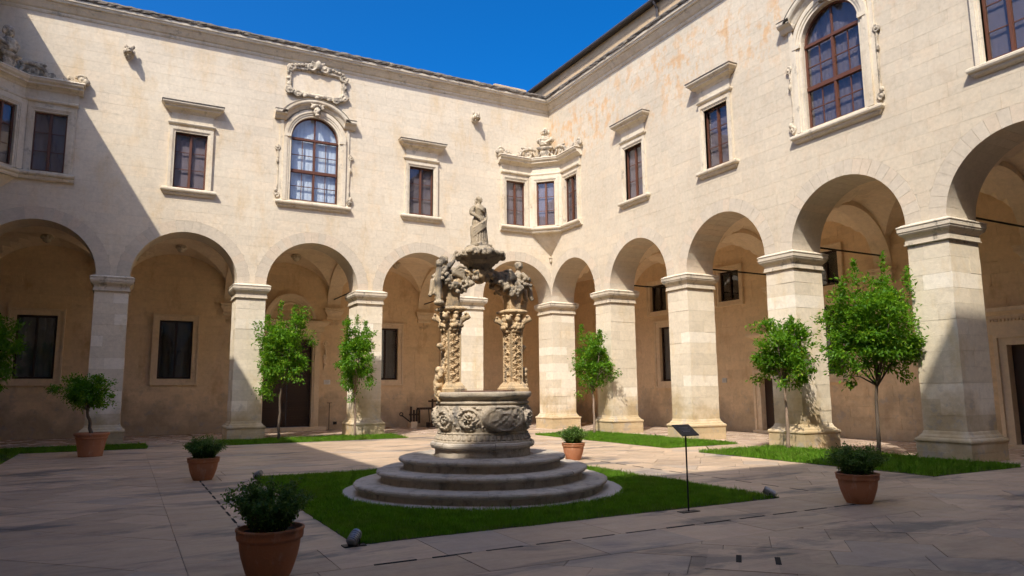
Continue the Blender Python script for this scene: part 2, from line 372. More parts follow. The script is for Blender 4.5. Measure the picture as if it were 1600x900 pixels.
# ------------------------------------------------------------------ the four wings of the court
TH, ZS, RA, ZC, ZTOP = 1.16, 5.47, 1.665, 14.06, 14.72
PW = .98
rng = random.Random(7)
CAPITAL = [(0, 4.90), (0, 4.955), (.055, 4.965), (.055, 4.985), (.035, 4.99), (.035, 5.075), (.012, 5.08), (.03, 5.13), (.075, 5.185), (.10, 5.20), (.125, 5.24), (.13, 5.28), (.145, 5.285), (.145, 5.385), (.16, 5.39), (.16, 5.41), (.05, 5.47), (.0, 5.475)]
BASEM = [(.05, .40), (.135, .405), (.15, .43), (.15, .465), (.13, .495), (.085, .51), (.075, .54), (.03, .585), (.012, .64), (.0, .66), (-.02, .66)]

def pillar(wing, T, u0, u1, v0, v1, detail, seed):
    rg = random.Random(seed)
    core = MB(T).box(u0+.012, u1-.012, v0+.012, v1-.012, 0, 4.95)
    if not detail: core.box(u0, u1, v0, v1, 0, 4.93).box(u0-.12, u1+.12, v0-.12, v1+.12, 0, .42)
    p = core.build('pillar', 'joint' if detail else 'pillar', wing)
    if detail:
        jt = lambda: rg.uniform(-.005, .005)
        nc = 12; z0, z1 = .655, 4.93; h = (z1-z0)/nc
        for j in range(nc):
            a, b = z0+j*h+.002, z0+(j+1)*h-.002
            if j % 2:
                m = u0+(u1-u0)*rg.uniform(.3, .7)
                for q in ((u0+jt(), m-.002), (m+.002, u1+jt())): MB(T).box(q[0], q[1], v0+jt(), v1+jt(), a, b).build('shaft_block', 'pillar', p)
            else:
                m = v0+(v1-v0)*rg.uniform(.35, .65)
                for q in ((v0+jt(), m-.002), (m+.002, v1+jt())): MB(T).box(u0+jt(), u1+jt(), q[0], q[1], a, b).build('shaft_block', 'pillar', p)
        e = .126
        for j, (a, b) in enumerate(((0, .2), (.203, .41))):
            m = u0+(u1-u0)*rg.uniform(.3, .7)
            for q in ((u0-e, m-.002), (m+.002, u1+e)): MB(T).box(q[0], q[1], v0-e, v1+e, a, b).build('plinth_block', 'pillar', p)
    MB(T).mould(u0, u1, v0, v1, BASEM, True).build('base_moulding', 'pillar', p)
    MB(T).mould(u0, u1, v0, v1, CAPITAL, True).build('capital', 'cap', p)

def casements(T, w, c, hw, z0, z1, v, wood='wood', rows=3, cols=1, curtain='curtain', rail=.055):
    """wooden frame with two leaves, its panes and a curtain, as sub-parts of window w"""
    f = MB(T); f.prism([rect(c-hw, c+hw, z0, z1), rect(c-hw+rail, c-.045, z0+rail, z1-rail)[::-1], rect(c+.045, c+hw-rail, z0+rail, z1-rail)[::-1]], v, v+.06)
    f.box(c-.03, c+.03, v-.02, v+.001, z0+.01, z1-.01)
    for s in (-1, 1):
        a, b = sorted((c+s*.045, c+s*(hw-rail)))
        for j in range(1, rows): z = z0+rail+(z1-z0-2*rail)*j/rows; f.box(a, b, v+.015, v+.045, z-.011, z+.011)
        for k in range(1, cols): x = a+(b-a)*k/cols; f.box(x-.011, x+.011, v+.017, v+.043, z0+rail, z1-rail)
    f.build('wooden_frame', wood, w)
    for s in (-1, 1):
        a, b = sorted((c+s*.045, c+s*(hw-rail)))
        for j in range(rows):
            for k in range(cols):
                x0, x1 = a+(b-a)*k/cols, a+(b-a)*(k+1)/cols; y0, y1 = z0+rail+(z1-z0-2*rail)*j/rows, z0+rail+(z1-z0-2*rail)*(j+1)/rows
                MB(T).box(x0+.001, x1-.001, v+.027, v+.033, y0+.001, y1-.001).build('pane', 'glass', w)
    cu = MB(T); n = 36
    pts = [(c-hw+2*hw*i/n, v+.10+.002*math.sin(i*.9+c)) for i in range(n+1)]
    cu.rings([[(p[0], p[1], z) for p in pts]+[(p[0], p[1]+.006, z) for p in reversed(pts)] for z in (z0-.1, z1+.1)]).build('curtain', curtain, w)
    MB(T).box(c-hw-.1, c+hw+.1, v+.3, v+.32, z0-.2, z1+.2).build('dark_room_sheet', 'unlit_room', w)  # dark sheet standing in for the shade inside the room

SILL = [(.0, 8.40), (.03, 8.42), (.06, 8.46), (.06, 8.50), (.11, 8.52), (.13, 8.56), (.13, 8.61), (.10, 8.635), (.03, 8.665), (0, 8.665)]
def rect_window(wing, T, c):
    hw, z0, z1 = .52, 8.70, 10.66
    w = MB(T).prism([rect(c-.70, c+.70, 8.665, 10.90), rect(c-hw, c+hw, z0-.03, z1)[::-1]], -.05, .30)
    for a, b, d in ((.60, .70, -.085), (.565, .60, -.066)):
        w.prism([[(c-b, 8.665), (c-b, 10.66+b-hw), (c+b, 10.66+b-hw), (c+b, 8.665), (c+a, 8.665), (c+a, 10.66+a-hw), (c-a, 10.66+a-hw), (c-a, 8.665)]], d, -.049)
    w = w.build('window', 'trim', wing)
    MB(T).mould(c-.76, c+.76, -.03, .05, SILL).build('sill', 'trim', w)
    MB(T).box(c-.68, c+.68, -.055, .03, 10.90, 11.40).build('frieze', 'trim', w)
    MB(T).mould(c-.70, c+.70, -.056, .02, [(0, 10.90), (.05, 10.93), (.07, 10.97), (.07, 11.0), (.0, 11.03)]).build('frieze_moulding', 'trim', w)
    MB(T).mould(c-.70, c+.70, -.05, .05, [(0, 11.34), (.03, 11.36), (.06, 11.42), (.14, 11.47), (.19, 11.49), (.19, 11.53), (.25, 11.57), (.29, 11.62), (.29, 11.67)]).build('hood', 'trim', w)
    MB(T).mould(c-.70, c+.70, -.05, .05, [(.29, 11.671), (.31, 11.68), (.30, 11.71), (.1, 11.76), (0, 11.76)]).build('hood_top', 'lichen', w)
    casements(T, w, c, hw, z0, z1, .09)
    return w

def scroll(mb, c, r, v, s=1, turns=1.6, th=.03, a0=0.):
    n = 22; path = []
    for i in range(n+1):
        a = a0+s*turns*2*PI*i/n; q = r*(1-.82*i/n); path.append((c[0]+q*math.cos(a), v, c[1]+q*math.sin(a)))
    mb.tube(path, [th*(1-.45*i/n) for i in range(n+1)], 6); mb.ball((c[0], v-.01, c[1]), th*1.2, 6, 5)

def big_window(wing, T, c, cartouche):
    hw, z0, zs = .89, 8.73, 11.13
    outer = [(c-1.17, 8.665), (c+1.17, 8.665)]+arc(c, zs, 1.17, 0, PI, 28)
    w = MB(T).prism([outer, archloop(c, hw, z0-.03, zs, 28)[::-1]], -.06, .32)
    for a, b, d in ((1.04, 1.17, -.11), (.97, 1.04, -.085)):
        w.prism([[(c+a, 8.665), (c+b, 8.665)]+arc(c, zs, b, 0, PI, 28)+[(c-b, 8.665), (c-a, 8.665)]+arc(c, zs, a, PI, 0, 28)], d, -.059)
    for s in (-1, 1):                                    # impost blocks and the flat outer pilasters
        w.box(c+s*1.03-.12, c+s*1.03+.12, -.125, -.05, 11.10, 11.22)
        w.box(min(c+s*1.17, c+s*1.30), max(c+s*1.17, c+s*1.30), -.05, .02, 8.665, 11.80)
    w = w.build('window', 'trim', wing)
    MB(T).mould(c-1.27, c+1.27, -.03, .05, SILL).build('sill', 'trim', w)
    path = [(c-1.52, 11.86), (c-1.08, 11.86)]+[(c+1.30*math.cos(a), 11.27+1.18*math.sin(a)) for a in np.linspace(math.radians(148), math.radians(32), 24)]+[(c+1.08, 11.86), (c+1.52, 11.86)]
    prof = [(-.12, .03), (-.12, -.09), (-.06, -.13), (.0, -.16), (.05, -.24), (.10, -.27), (.18, -.27), (.21, -.22), (.23, .03)]
    MB(T).sweep(path, prof).build('hood', 'trim', w)
    MB(T).sweep(path, [(.225, .03), (.215, -.215), (.185, -.278), (.2, -.285), (.245, -.2), (.25, .03)]).build('hood_top', 'lichen', w)
    for s in (-1, 1):
        b = MB(T); b.tube([(c+s*1.36, -.03, 10.7), (c+s*1.33, -.03, 10.2), (c+s*1.32, -.02, 9.4), (c+s*1.34, -.03, 8.78)], [.04, .04, .03, .05], 6)
        scroll(b, (c+s*1.38, 10.62), .11, -.05, s, th=.035, a0=PI/2)
        b.ball((c+s*1.36, -.05, 10.1), (.05, .05, .1)); scroll(b, (c+s*1.36, 8.84), .11, -.06, -s, th=.04, a0=-PI/2); b.ball((c+s*1.40, -.08, 8.98), (.06, .05, .08))
        b.remesh('side_scroll', 'carved', w, .014, 1)
    k = MB(T)                                            # mask on the keystone
    k.ball((c, -.2, 12.18), (.15, .12, .19)); k.ball((c, -.3, 12.15), (.05, .06, .07)); k.ball((c-.07, -.28, 12.22), .045); k.ball((c+.07, -.28, 12.22), .045)
    k.ball((c, -.25, 12.02), (.09, .09, .06))
    for a in range(7): t = PI*(a+.5)/7; k.ball((c+.2*math.cos(t), -.22, 12.3+.13*math.sin(t)), (.07, .06, .07))
    for s in (-1, 1): k.tube([(c+s*.12, -.2, 12.38), (c+s*.3, -.2, 12.52), (c+s*.45, -.18, 12.5)], [.06, .05, .03], 6)
    k.remesh('keystone_mask', 'carved', w, .016, 1)
    if cartouche:
        f = MB(T); zc = 13.36; n = 72; path = []
        for i in range(n):
            a = 2*PI*i/n; q = 1-.03*math.cos(4*a)
            path.append((c+1.05*q*math.copysign(abs(math.cos(a))**.5, math.cos(a)), zc+.50*q*math.copysign(abs(math.sin(a))**.5, math.sin(a))-.05*math.sin(a)*(1 if math.sin(a) < 0 else 0)*math.cos(a)**2))
        f.sweep(path, [(-.07, .02), (-.07, -.05), (-.03, -.11), (.03, -.11), (.07, -.06), (.08, .02)], True)
        f.sweep([(c+(p[0]-c)*1.09, zc+(p[1]-zc)*1.12) for p in path], [(-.03, .02), (-.03, -.09), (.03, -.09), (.03, .02)], True)
        rr = random.Random(3)
        for i in range(0, n, 2):
            p = path[i]; f.ball((p[0]+(p[0]-c)*.08, -.09, p[1]+(p[1]-zc)*.2), (.05+.03*rr.random(), .06, .05+.03*rr.random()))
        for s in (-1, 1):
            scroll(f, (c+s*.26, zc+.62), .2, -.13, s, th=.06, a0=PI/2); scroll(f, (c+s*1.0, zc+.42), .17, -.1, -s, th=.05)
            scroll(f, (c+s*1.05, zc-.42), .16, -.1, s, th=.05); scroll(f, (c+s*.72, zc-.56), .13, -.1, -s, th=.045)
            for q in range(5): f.ball((c+s*(.45+.13*q), -.12, zc+.66-.03*q), (.075, .06, .065))
        f.ball((c, -.15, zc+.72), (.12, .1, .2)); f.ball((c, -.13, zc+.94), (.05, .05, .09))
        o = f.remesh('cartouche', 'carved', wing, .019, 1)
        MB(T).prism([[(c+(p[0]-c)*.93, zc+(p[1]-zc)*.93) for p in path]], -.012, .03).build('cartouche_panel', 'facade', o)
    f = MB(T); R = .05                                   # wooden frame: arched light over four casements
    f.prism([archloop(c, hw, z0, zs, 24), (arc(c, zs, hw-R, 0.04, PI-.04, 20))[::-1], rect(c-hw+R, c-.04, 9.93, zs-.06)[::-1], rect(c+.04, c+hw-R, 9.93, zs-.06)[::-1], rect(c-hw+R, c-.04, z0+R, 9.80)[::-1], rect(c+.04, c+hw-R, z0+R, 9.80)[::-1]], .09, .16)
    f.box(c-.025, c+.025, .10, .15, zs+.03, zs+hw-.03); f.box(c-hw+.01, c+hw-.01, .06, .091, 9.81, 9.92); f.box(c-hw+.01, c+hw-.01, .06, .091, zs-.05, zs+.03); f.box(c-.035, c+.035, .07, .091, z0+.02, zs-.05)
    lights = []
    for s in (-1, 1):
        a, b = sorted((c+s*.04, c+s*(hw-R)))
        for q0, q1 in ((9.93, zs-.06), (z0+R, 9.80)):
            m, zm = (a+b)/2, (q0+q1)/2
            f.box(m-.011, m+.011, .11, .145, q0, q1); f.box(a, b, .108, .147, zm-.011, zm+.011)
            lights += [(a, m, q0, zm), (m, b, q0, zm), (a, m, zm, q1), (m, b, zm, q1)]
    f.build('wooden_frame', 'wood', w)
    for a, b, d, e in lights: MB(T).box(a+.001, b-.001, .124, .13, d+.001, e-.001).build('pane', 'glass', w)
    MB(T).prism([[(c-hw+R, zs+.01)]+arc(c, zs+.01, hw-R, PI, 0, 20)[1:]], .124, .13).build('arched_pane', 'glass', w)
    cu = MB(T); n = 60; pts = [(c-hw+2*hw*i/n, .22+.005*math.sin(i*1.3)) for i in range(n+1)]
    cu.rings([[(p[0], p[1], z) for p in pts]+[(p[0], p[1]+.006, z) for p in reversed(pts)] for z in (z0-.1, zs+hw+.05)]).build('curtain', 'curtain_white' if cartouche else 'curtain', w)
    return w

CORN = [(-.05, 14.02), (.02, 14.04), (.05, 14.10), (.05, 14.14), (.10, 14.18), (.18, 14.30), (.22, 14.34), (.22, 14.38), (.28, 14.39), (.30, 14.43), (.30, 14.46), (.335, 14.48), (.345, 14.56)]
COPE = [(.345, 14.561), (.365, 14.57), (.385, 14.60), (.40, 14.65), (.37, 14.71), (.2, 14.75), (-.6, 14.78), (-.6, 14.561)]

def wing(name, T, base, label, c0, pitch, n, D, wall, wins, detail, seed, ztop=None, ext=0., bays_seen=99):
    rg = random.Random(seed)
    W = thing(name, base, label, 'building')
    L = 2*c0+pitch*(n-1); cs = [-(c0+pitch*i) for i in range(n)]
    ra = (pitch-PW)/2; zt = ztop or ZTOP-.3
    # core of the wall
    lp = [(ext, zt), (-L-ext, zt), (-L-ext, ZS)]
    for c in reversed(cs): lp += arc(c, ZS, ra+.012, PI, 0, 24)
    lp += [(ext, ZS)]
    if ext == 0: lp = lp[:2]+lp[3:-1]
    holes = []; skin = []
    for c, k in wins:
        if k == 'rect': holes.append(rect(c-.52, c+.52, 8.66, 10.66)); skin += [(c-.69, c+.69, 8.42, 11.66)]
        if k == 'oriel': holes.append(rect(c-.45, c+.45, 8.71, 10.65)); skin += [(c-.45, c+.45, 8.71, 10.65)]
        if k == 'big': holes.append(archloop(c, .89, 8.70, 11.13, 24)); skin += [(c-1.16, c+1.16, 8.42, 11.5), (c-1.0, c+1.0, 11.5, 11.9), (c-.62, c+.62, 11.9, 12.15)]
    MB(T).prism([lp]+[h[::-1] for h in holes], .005, TH).build('wall_core', 'joint' if detail else wall, W)
    # facing blocks
    if detail:
        bl = courses(-L, -.003, ZS+.002, ZC, .345, .55, 1.05, rg, skin, cs, ra+.40, ZS)
        def size(l):
            u = sum(p[0] for p in l)/len(l); z = sum(p[1] for p in l)/len(l); x, y, d = project(T(u, 0, z)); a = T(l[0][0], 0, z); b = T(max(p[0] for p in l), 0, z)
            q = abs(project(a)[0]-project(b)[0])*(max(p[1] for p in l)-min(p[1] for p in l))*FPX/max(d, .1)
            return q if 0 < x < 1600 and 0 < y < 900 else 0
        bl.sort(key=size, reverse=True)
        for l in bl[:290]: MB(T).prism([l], rg.uniform(-.0015, .0015), .02).build('wall_block', wall, W)
        rest = MB(T)
        for l in bl[290:]: rest.cur = rg.random()+.001; rest.prism([l], rg.uniform(-.0015, .0015), .02)
        rest.build('wall_blocks', wall, W, kind='stuff')
    # arches
    for i, c in enumerate(cs):
        a = MB(T).prism([arc(c, ZS, ra+.008, 0, PI, 32)+arc(c, ZS, ra+.3, PI, 0, 32)], .02, TH-.02).build('arch', 'joint', W)
        m = 23
        vm = MB(T)
        for q in range(m):
            a0, a1 = PI*q/m, PI*(q+1)/m; e = .0016; ro = ra+.395
            loop = arc(c, ZS+.004, ra, a0+e, a1-e, 3)+arc(c, ZS+.004, ro, a1-e, a0+e, 3)
            if detail and i < bays_seen: MB(T).prism([loop], -.003+rg.uniform(-.002, .001), TH+.004).build('voussoir', 'arch', a)
            else: vm.cur = rg.random()+.001; vm.prism([loop], -.003, TH+.004)
        if vm.v: vm.build('voussoirs', 'arch', a, kind='stuff')
    # pillars
    for i in range(n-1):
        c = cs[i]-pitch/2; pillar(W, T, c-PW/2, c+PW/2, 0, TH, detail and i < bays_seen, seed*100+i)
    if ext:
        pillar(W, T, 0, TH, 0, TH, detail, seed*100+50); pillar(W, T, -L-TH, -L, 0, TH, False, seed*100+51)
    # cornice, mitred into the inner corners
    for nm, pr, m in (('cornice', CORN, 'trim'), ('coping', COPE, 'lichen')):
        if ztop: break
        mb = MB(T); k = 150; rs = []; rr = random.Random(seed)
        for j in range(k+1):
            ring = []
            jit = [rr.uniform(-.02, .03) if nm == 'coping' else 0 for _ in pr]
            for (o, z), q in zip(pr, jit):
                lo, hi = -L+max(o, 0), -max(o, 0); u = lo+(hi-lo)*j/k; ring.append((u, -o+(q*.6 if o > .3 else 0), z+q*(1 if z > 14.5 else 0)))
            rs.append(ring)
        mb.rings(rs).build(nm, m, W)
    # roof and loggia shell
    hi = zt if ztop else ZTOP
    e2 = D if ext else 0
    MB(T).box(-L-(D if ext else 0), e2, TH+.002, D+.6, hi-.22, hi-.05).build('roof', 'lichen', W)
    for i, c in enumerate(cs):
        u0, u1 = c-pitch/2, c+pitch/2
        if i == 0: u1 = TH/2
        if i == n-1: u0 = -L-TH/2
        v0, v1 = TH-.01, D; N = 22; h = (u1-u0)/2; um = (u0+u1)/2; vmid = (v0+v1)/2; hb = (v1-v0)/2; ZR = 1.98
        vs_, fs_ = [], []
        for a in range(N+1):
            for b in range(N+1):
                x = -1+2*a/N; y = -1+2*b/N
                x = math.sin(x*PI/2); y = math.sin(y*PI/2)
                z = ZS-.15+ZR*max(math.sqrt(max(0, 1-x*x)), math.sqrt(max(0, 1-y*y)))
                vs_.append((um+h*x, vmid+hb*y, z))
        for a in range(N):
            for b in range(N): q = a*(N+1)+b; fs_.append((q, q+1, q+N+2, q+N+1))
        MB(T).add(vs_, fs_).build('vault', 'vault', W, smooth=False)
        bs = MB(T); zz = ZS-.15+ZR
        bs.tube([(um, vmid, zz+.05), (um, vmid, zz-.06), (um, vmid, zz-.13), (um, vmid, zz-.24), (um, vmid, zz-.30)], [.10, .2, .15, .13, .04], 10)
        for q in range(8): bs.ball((um+.15*math.cos(q*PI/4), vmid+.15*math.sin(q*PI/4), zz-.11), (.06, .06, .07))
        bs.build('vault_boss', 'cap', W, True)
        if i < n-1:                                      # transverse rib, wall corbel and tie rod behind each pillar
            p = cs[i]-pitch/2
            rb = MB(T); w2 = .30
            rs = []
            for q in np.linspace(0, PI, 25):
                cq, sq = math.cos(q), math.sin(q); rs.append([(p-w2, vmid-hb*cq, ZS-.15+(ZR-.16)*sq), (p+w2, vmid-hb*cq, ZS-.15+(ZR-.16)*sq), (p+w2, vmid-(hb+.25)*cq, ZS-.15+(ZR+.12)*sq), (p-w2, vmid-(hb+.25)*cq, ZS-.15+(ZR+.12)*sq)])
            rb.rings(rs).build('vault_rib', 'vault', W)
            MB(T).mould(p-.30, p+.30, D-.10, D+.05, [(0, 4.86), (.03, 4.9), (.03, 4.97), (.0, 4.98), (.02, 5.06), (.08, 5.16), (.12, 5.2), (.12, 5.3), (.15, 5.31), (.15, 5.36), (0, 5.37)]).build('corbel', 'loggia_trim', W)
            sc_ = MB(T)
            for s in (-1, 1): scroll(sc_, (p+s*.14, 4.66), .1, D-.02, s, th=.018)
            sc_.tube([(p, D-.02, 4.86), (p, D-.02, 4.5)], [.03, .012], 6); sc_.build('corbel_scroll', 'loggia_trim', W)
            MB(T).tube([(p, TH-.05, ZS+.30), (p, D+.02, ZS+.30)], .028, 8).build('tie_rod', 'iron', W)
    return W, cs, L

A = lambda u, v, z: (u, v, z)
B = lambda u, v, z: (v, u, z)
XL, YN = -(2*1.67+4.325*4), -(2*1.65+4.312*6)
Cc = lambda u, v, z: (XL-v, u, z)
Dd = lambda u, v, z: (u, YN-v, z)
DA, DB = 5.5, 4.7
WA = [(-6.12, 'rect'), (-10.42, 'big'), (-14.70, 'rect'), (-1.78, 'oriel'), (XL+1.78, 'oriel')]
WB = [(-6.03, 'rect'), (-10.29, 'rect'), (-14.61, 'big'), (-18.92, 'rect'), (-23.2, 'rect'), (-1.78, 'oriel')]
wA, csA, LA = wing('arcade_wing', A, (-10.3, 0, 0), 'long sunlit cream stone wing with round arches and a cartouche over its arched window', 1.67, 4.325, 5, DA, 'facade', WA, True, 1, ext=TH)
wB, csB, LB = wing('arcade_wing', B, (0, -14.6, 0), 'right-hand cream stone arcade wing with orange stains and an attic above its cornice', 1.65, 4.312, 7, DB, 'facade_b', WB, True, 2, bays_seen=5)
wC, csC, LC = wing('arcade_wing', Cc, (XL, -14.6, 0), 'left-hand stone wing showing only as a sliver beside the shaded oriel', 1.65, 4.312, 7, DB, 'facade', [(-1.78, 'oriel')], False, 3)
wD, csD, LD = wing('arcade_wing', Dd, (-10.3, YN, 0), 'stone entrance wing behind the viewer with a tall block over its left half', 1.67, 4.325, 5, DB, 'facade', [], False, 4, ext=TH)
for wg, T, ws, ct in ((wA, A, WA, True), (wB, B, WB, False)):
    for c, k in ws:
        if k == 'rect': rect_window(wg, T, c)
        elif k == 'big': big_window(wg, T, c, ct)

MB(Dd).box(-48, XL-TH-.01, .0, 5.3, 0, 24.5).build('side_shade_block', 'facade', wD)  # unseen mass added to keep the sun off the front of the lawn
MB(Dd).box(XL-TH-.005, -10.5, .02, 5.3, 14.75, 24.5).build('upper_shade_block', 'facade', wD)  # unseen mass shaped to cast the near shadow, stopped short to admit skylight

# loggia rear walls, with their windows and doors
def framed(W, T, D, a, b, z0, z1, fr=.25, wood='dark_wood', curtain='unlit_room', rows=1, sill=True, leaf=True):  # by default the sheet behind the panes is painted as unlit room
    c, hw = (a+b)/2, abs(b-a)/2
    w = MB(T).prism([rect(c-hw-fr, c+hw+fr, z0-fr, z1+fr), rect(c-hw, c+hw, z0, z1)[::-1]], D-.07, D+.25)
    w.prism([rect(c-hw-fr, c+hw+fr, z0-fr, z1+fr), rect(c-hw-fr+.07, c+hw+fr-.07, z0-fr+.07, z1+fr-.07)[::-1]], D-.11, D-.069)
    w = w.build('window', 'loggia_trim', W)
    casements(T, w, c, hw, z0, z1, D+.08, wood, rows, 1, curtain, .08)
    return (c-hw-fr+.01, c+hw+fr-.01, z0-fr+.01, z1+fr-.01)
def rear_wall(W, T, D, u0, u1, holes, seed):
    rg = random.Random(seed)
    MB(T).prism([rect(u0, u1, -.05, 14.3)]+[rect(*h)[::-1] for h in holes], D+.012, D+.6).build('rear_wall', 'loggia', W)
    mb = MB(T)
    for l in courses(u0+.01, u1-.01, .01, 7.4, .34, .6, 1.1, rg, [h for h in holes], gap=.006): mb.cur = rg.random()+.001; mb.prism([l], D+rg.uniform(-.002, .002), D+.02)
    mb.build('rear_wall_blocks', 'loggia', W, kind='stuff')
ha = [framed(wA, A, DA, -19.95, -18.65, 2.22, 4.60, curtain='curtain_grey'), framed(wA, A, DA, -15.16, -13.92, 2.22, 4.57), framed(wA, A, DA, -6.3, -5.12, 2.17, 4.55, curtain='curtain_grey')]
# the carved portal behind the middle arch
dc, dw, dz0, dz1 = -10.08, 1.02, .16, 3.95
pt = MB(A).prism([[(dc-dw-.32, 0), (dc-dw-.32, dz1+.3), (dc+dw+.32, dz1+.3), (dc+dw+.32, 0), (dc+dw, 0), (dc+dw, dz1), (dc-dw, dz1), (dc-dw, 0)]], DA-.12, DA+.3)
for s in (-1, 1): pt.box(dc+s*(dw+.17)-.09, dc+s*(dw+.17)+.09, DA-.17, DA-.119, .3, dz1+.1)
pt = pt.build('portal', 'loggia_trim', wA)
MB(A).box(dc-dw-.6, dc+dw+.6, DA-.5, DA+.25, 0, .15).build('door_step', 'loggia_trim', pt)
MB(A).mould(dc-dw-.42, dc+dw+.42, DA-.14, DA+.05, [(0, 4.26), (.05, 4.3), (.05, 4.5), (.12, 4.55), (.2, 4.62), (.24, 4.66), (.24, 4.74), (0, 4.78)]).build('portal_cornice', 'loggia_trim', pt)
MB(A).sweep([(dc+.95*math.cos(t), 4.72+1.05*math.sin(t)) for t in np.linspace(PI*.97, PI*.03, 30)], [(-.16, DA+.03), (-.16, DA-.1), (-.05, DA-.14), (.03, DA-.26), (.13, DA-.3), (.16, DA+.03)]).build('portal_gable', 'loggia_trim', pt)
MB(A).sweep([(dc+.42*math.cos(t), 5.12+.42*math.sin(t)) for t in np.linspace(2*PI, 0, 32)[:-1]], [(-.06, DA+.02), (-.06, DA-.09), (.0, DA-.13), (.06, DA-.09), (.06, DA+.02)], True).build('portal_roundel', 'loggia_trim', pt)
MB(A).mould(dc-dw-.02, dc+dw+.02, DA-.06, DA+.02, [(0, 4.75), (0, 5.1), (-.2, 5.4), (-.5, 5.6)]).build('gable_field', 'loggia', pt)
for s in (-1, 1):
    x = dc+s*(dw+.55); orn = MB(A)
    scroll(orn, (x, 3.75), .14, DA-.05, s, th=.035); scroll(orn, (x, 3.2), .12, DA-.05, -s, th=.03); orn.tube([(x, DA-.04, 3.65), (x+.05*s, DA-.05, 3.4), (x, DA-.04, 2.9), (x-.03*s, DA-.03, 2.6)], [.05, .04, .05, .015], 6)
    for q in range(5): orn.ball((x+.04*math.sin(q*2), DA-.06, 3.55-.17*q), (.05, .04, .06))
    orn.remesh('portal_scroll', 'loggia_trim', pt, .014, 1)
for s in (-1, 1):
    a, b = sorted((dc+s*.006, dc+s*(dw-.005)))
    lf = MB(A).box(a, b, DA+.1, DA+.16, dz0, dz1-.005).build('door_leaf', 'door_wood', pt)
    for j in range(10):
        z = dz0+.02+j*.378; MB(A).prism([rect(a+.03, b-.03, z+.02, z+.355), rect(a+.09, b-.09, z+.07, z+.305)[::-1]], DA+.075, DA+.101).build('door_panel', 'door_wood', lf)
    MB(A).tube([(dc+s*.12, DA+.08, 1.2), (dc+s*.12, DA+.02, 1.16), (dc+s*.12, DA+.02, 1.05), (dc+s*.12, DA+.08, 1.0)], .014, 6).build('door_handle', 'iron', lf)
ha.append((dc-dw-.31, dc+dw+.31, -.05, dz1+.29))
ha_side = framed(wA, A, DA, -2.75, -1.65, 2.2, 4.5); ha.append(ha_side)
rear_wall(wA, A, DA, -27, 5.3, ha, 11)
hb = [framed(wB, B, DB, -2.75, -1.55, 1.98, 4.36, .3, curtain='curtain_grey'), framed(wB, B, DB, -2.1, -1.0, 5.1, 6.3, .2), framed(wB, B, DB, -6.4, -5.3, 5.08, 6.28, .2), framed(wB, B, DB, -10.85, -9.75, 5.08, 6.28, .2), framed(wB, B, DB, -10.85, -9.7, 2.1, 4.4, .28)]
for y0, y1, z1, nm in ((-8.35, -7.2, 2.0, 'side'), (-17.2, -15.83, 2.74, 'tall')):
    d = MB(B).prism([[(y0-.3, 0), (y0-.3, z1+.3), (y1+.3, z1+.3), (y1+.3, 0), (y1, 0), (y1, z1), (y0, z1), (y0, 0)]], DB-.08, DB+.3)
    d.prism([[(y0-.3, 0), (y0-.3, z1+.3), (y1+.3, z1+.3), (y1+.3, 0), (y1+.2, 0), (y1+.2, z1+.2), (y0-.2, z1+.2), (y0-.2, 0)]], DB-.13, DB-.079)
    d = d.build('doorway', 'loggia_trim', wB)
    m = (y0+y1)/2
    for a, b in ((y0+.005, m-.005), (m+.005, y1-.005)): MB(B).box(a, b, DB+.16, DB+.22, .1, z1).build('door_leaf', 'door_wood', d)
    MB(B).box(y0-.3, y1+.3, DB-.25, DB+.25, 0, .1).build('door_sill', 'loggia_trim', d)
    if nm == 'tall':
        MB(B).box(y0-.42, y1+.42, DB-.1, DB+.02, z1+.3, z1+.72).build('door_frieze', 'loggia_trim', d)
        MB(B).mould(y0-.42, y1+.42, DB-.1, DB+.02, [(0, z1+.7), (.03, z1+.75), (.03, z1+.8), (.1, z1+.85), (.2, z1+.9), (.22, z1+1.0), (0, z1+1.04)]).build('door_cornice', 'loggia_trim', d)
        for q in range(24): x = y0-.4+q*(y1-y0+.8)/24; MB(B).box(x, x+.05, DB-.165, DB-.1, z1+.64, z1+.70).build('dentil', 'loggia_trim', d)
    else: MB(B).mould(y0-.3, y1+.3, DB-.08, DB+.02, [(0, z1+1.5), (.1, z1+1.55), (.15, z1+1.62), (.15, z1+1.68), (0, z1+1.7)]).build('door_cornice', 'loggia_trim', d)
    hb.append((y0-.29, y1+.29, -.05, z1+.29))
rear_wall(wB, B, DB, YN-1, 5.5, hb, 12)
MB(Cc).box(YN-1, 5.5, DB, DB+.6, -.05, 14.3).build('rear_wall', 'loggia', wC)
MB(Dd).box(-27, 5, DB, DB+.6, -.05, 14.3).build('rear_wall', 'loggia', wD)
for W, a, b, c, d in ((wA, TH/2, 5.3, TH/2, 6.1), (wA, -27, XL-TH/2, TH/2, 6.1), (wD, TH/2, 5.3, YN-5.3, YN-TH/2), (wD, -27, XL-TH/2, YN-5.3, YN-TH/2)): MB().box(a, b, c, d, 7.3, 7.45).build('corner_ceiling', 'vault', W)

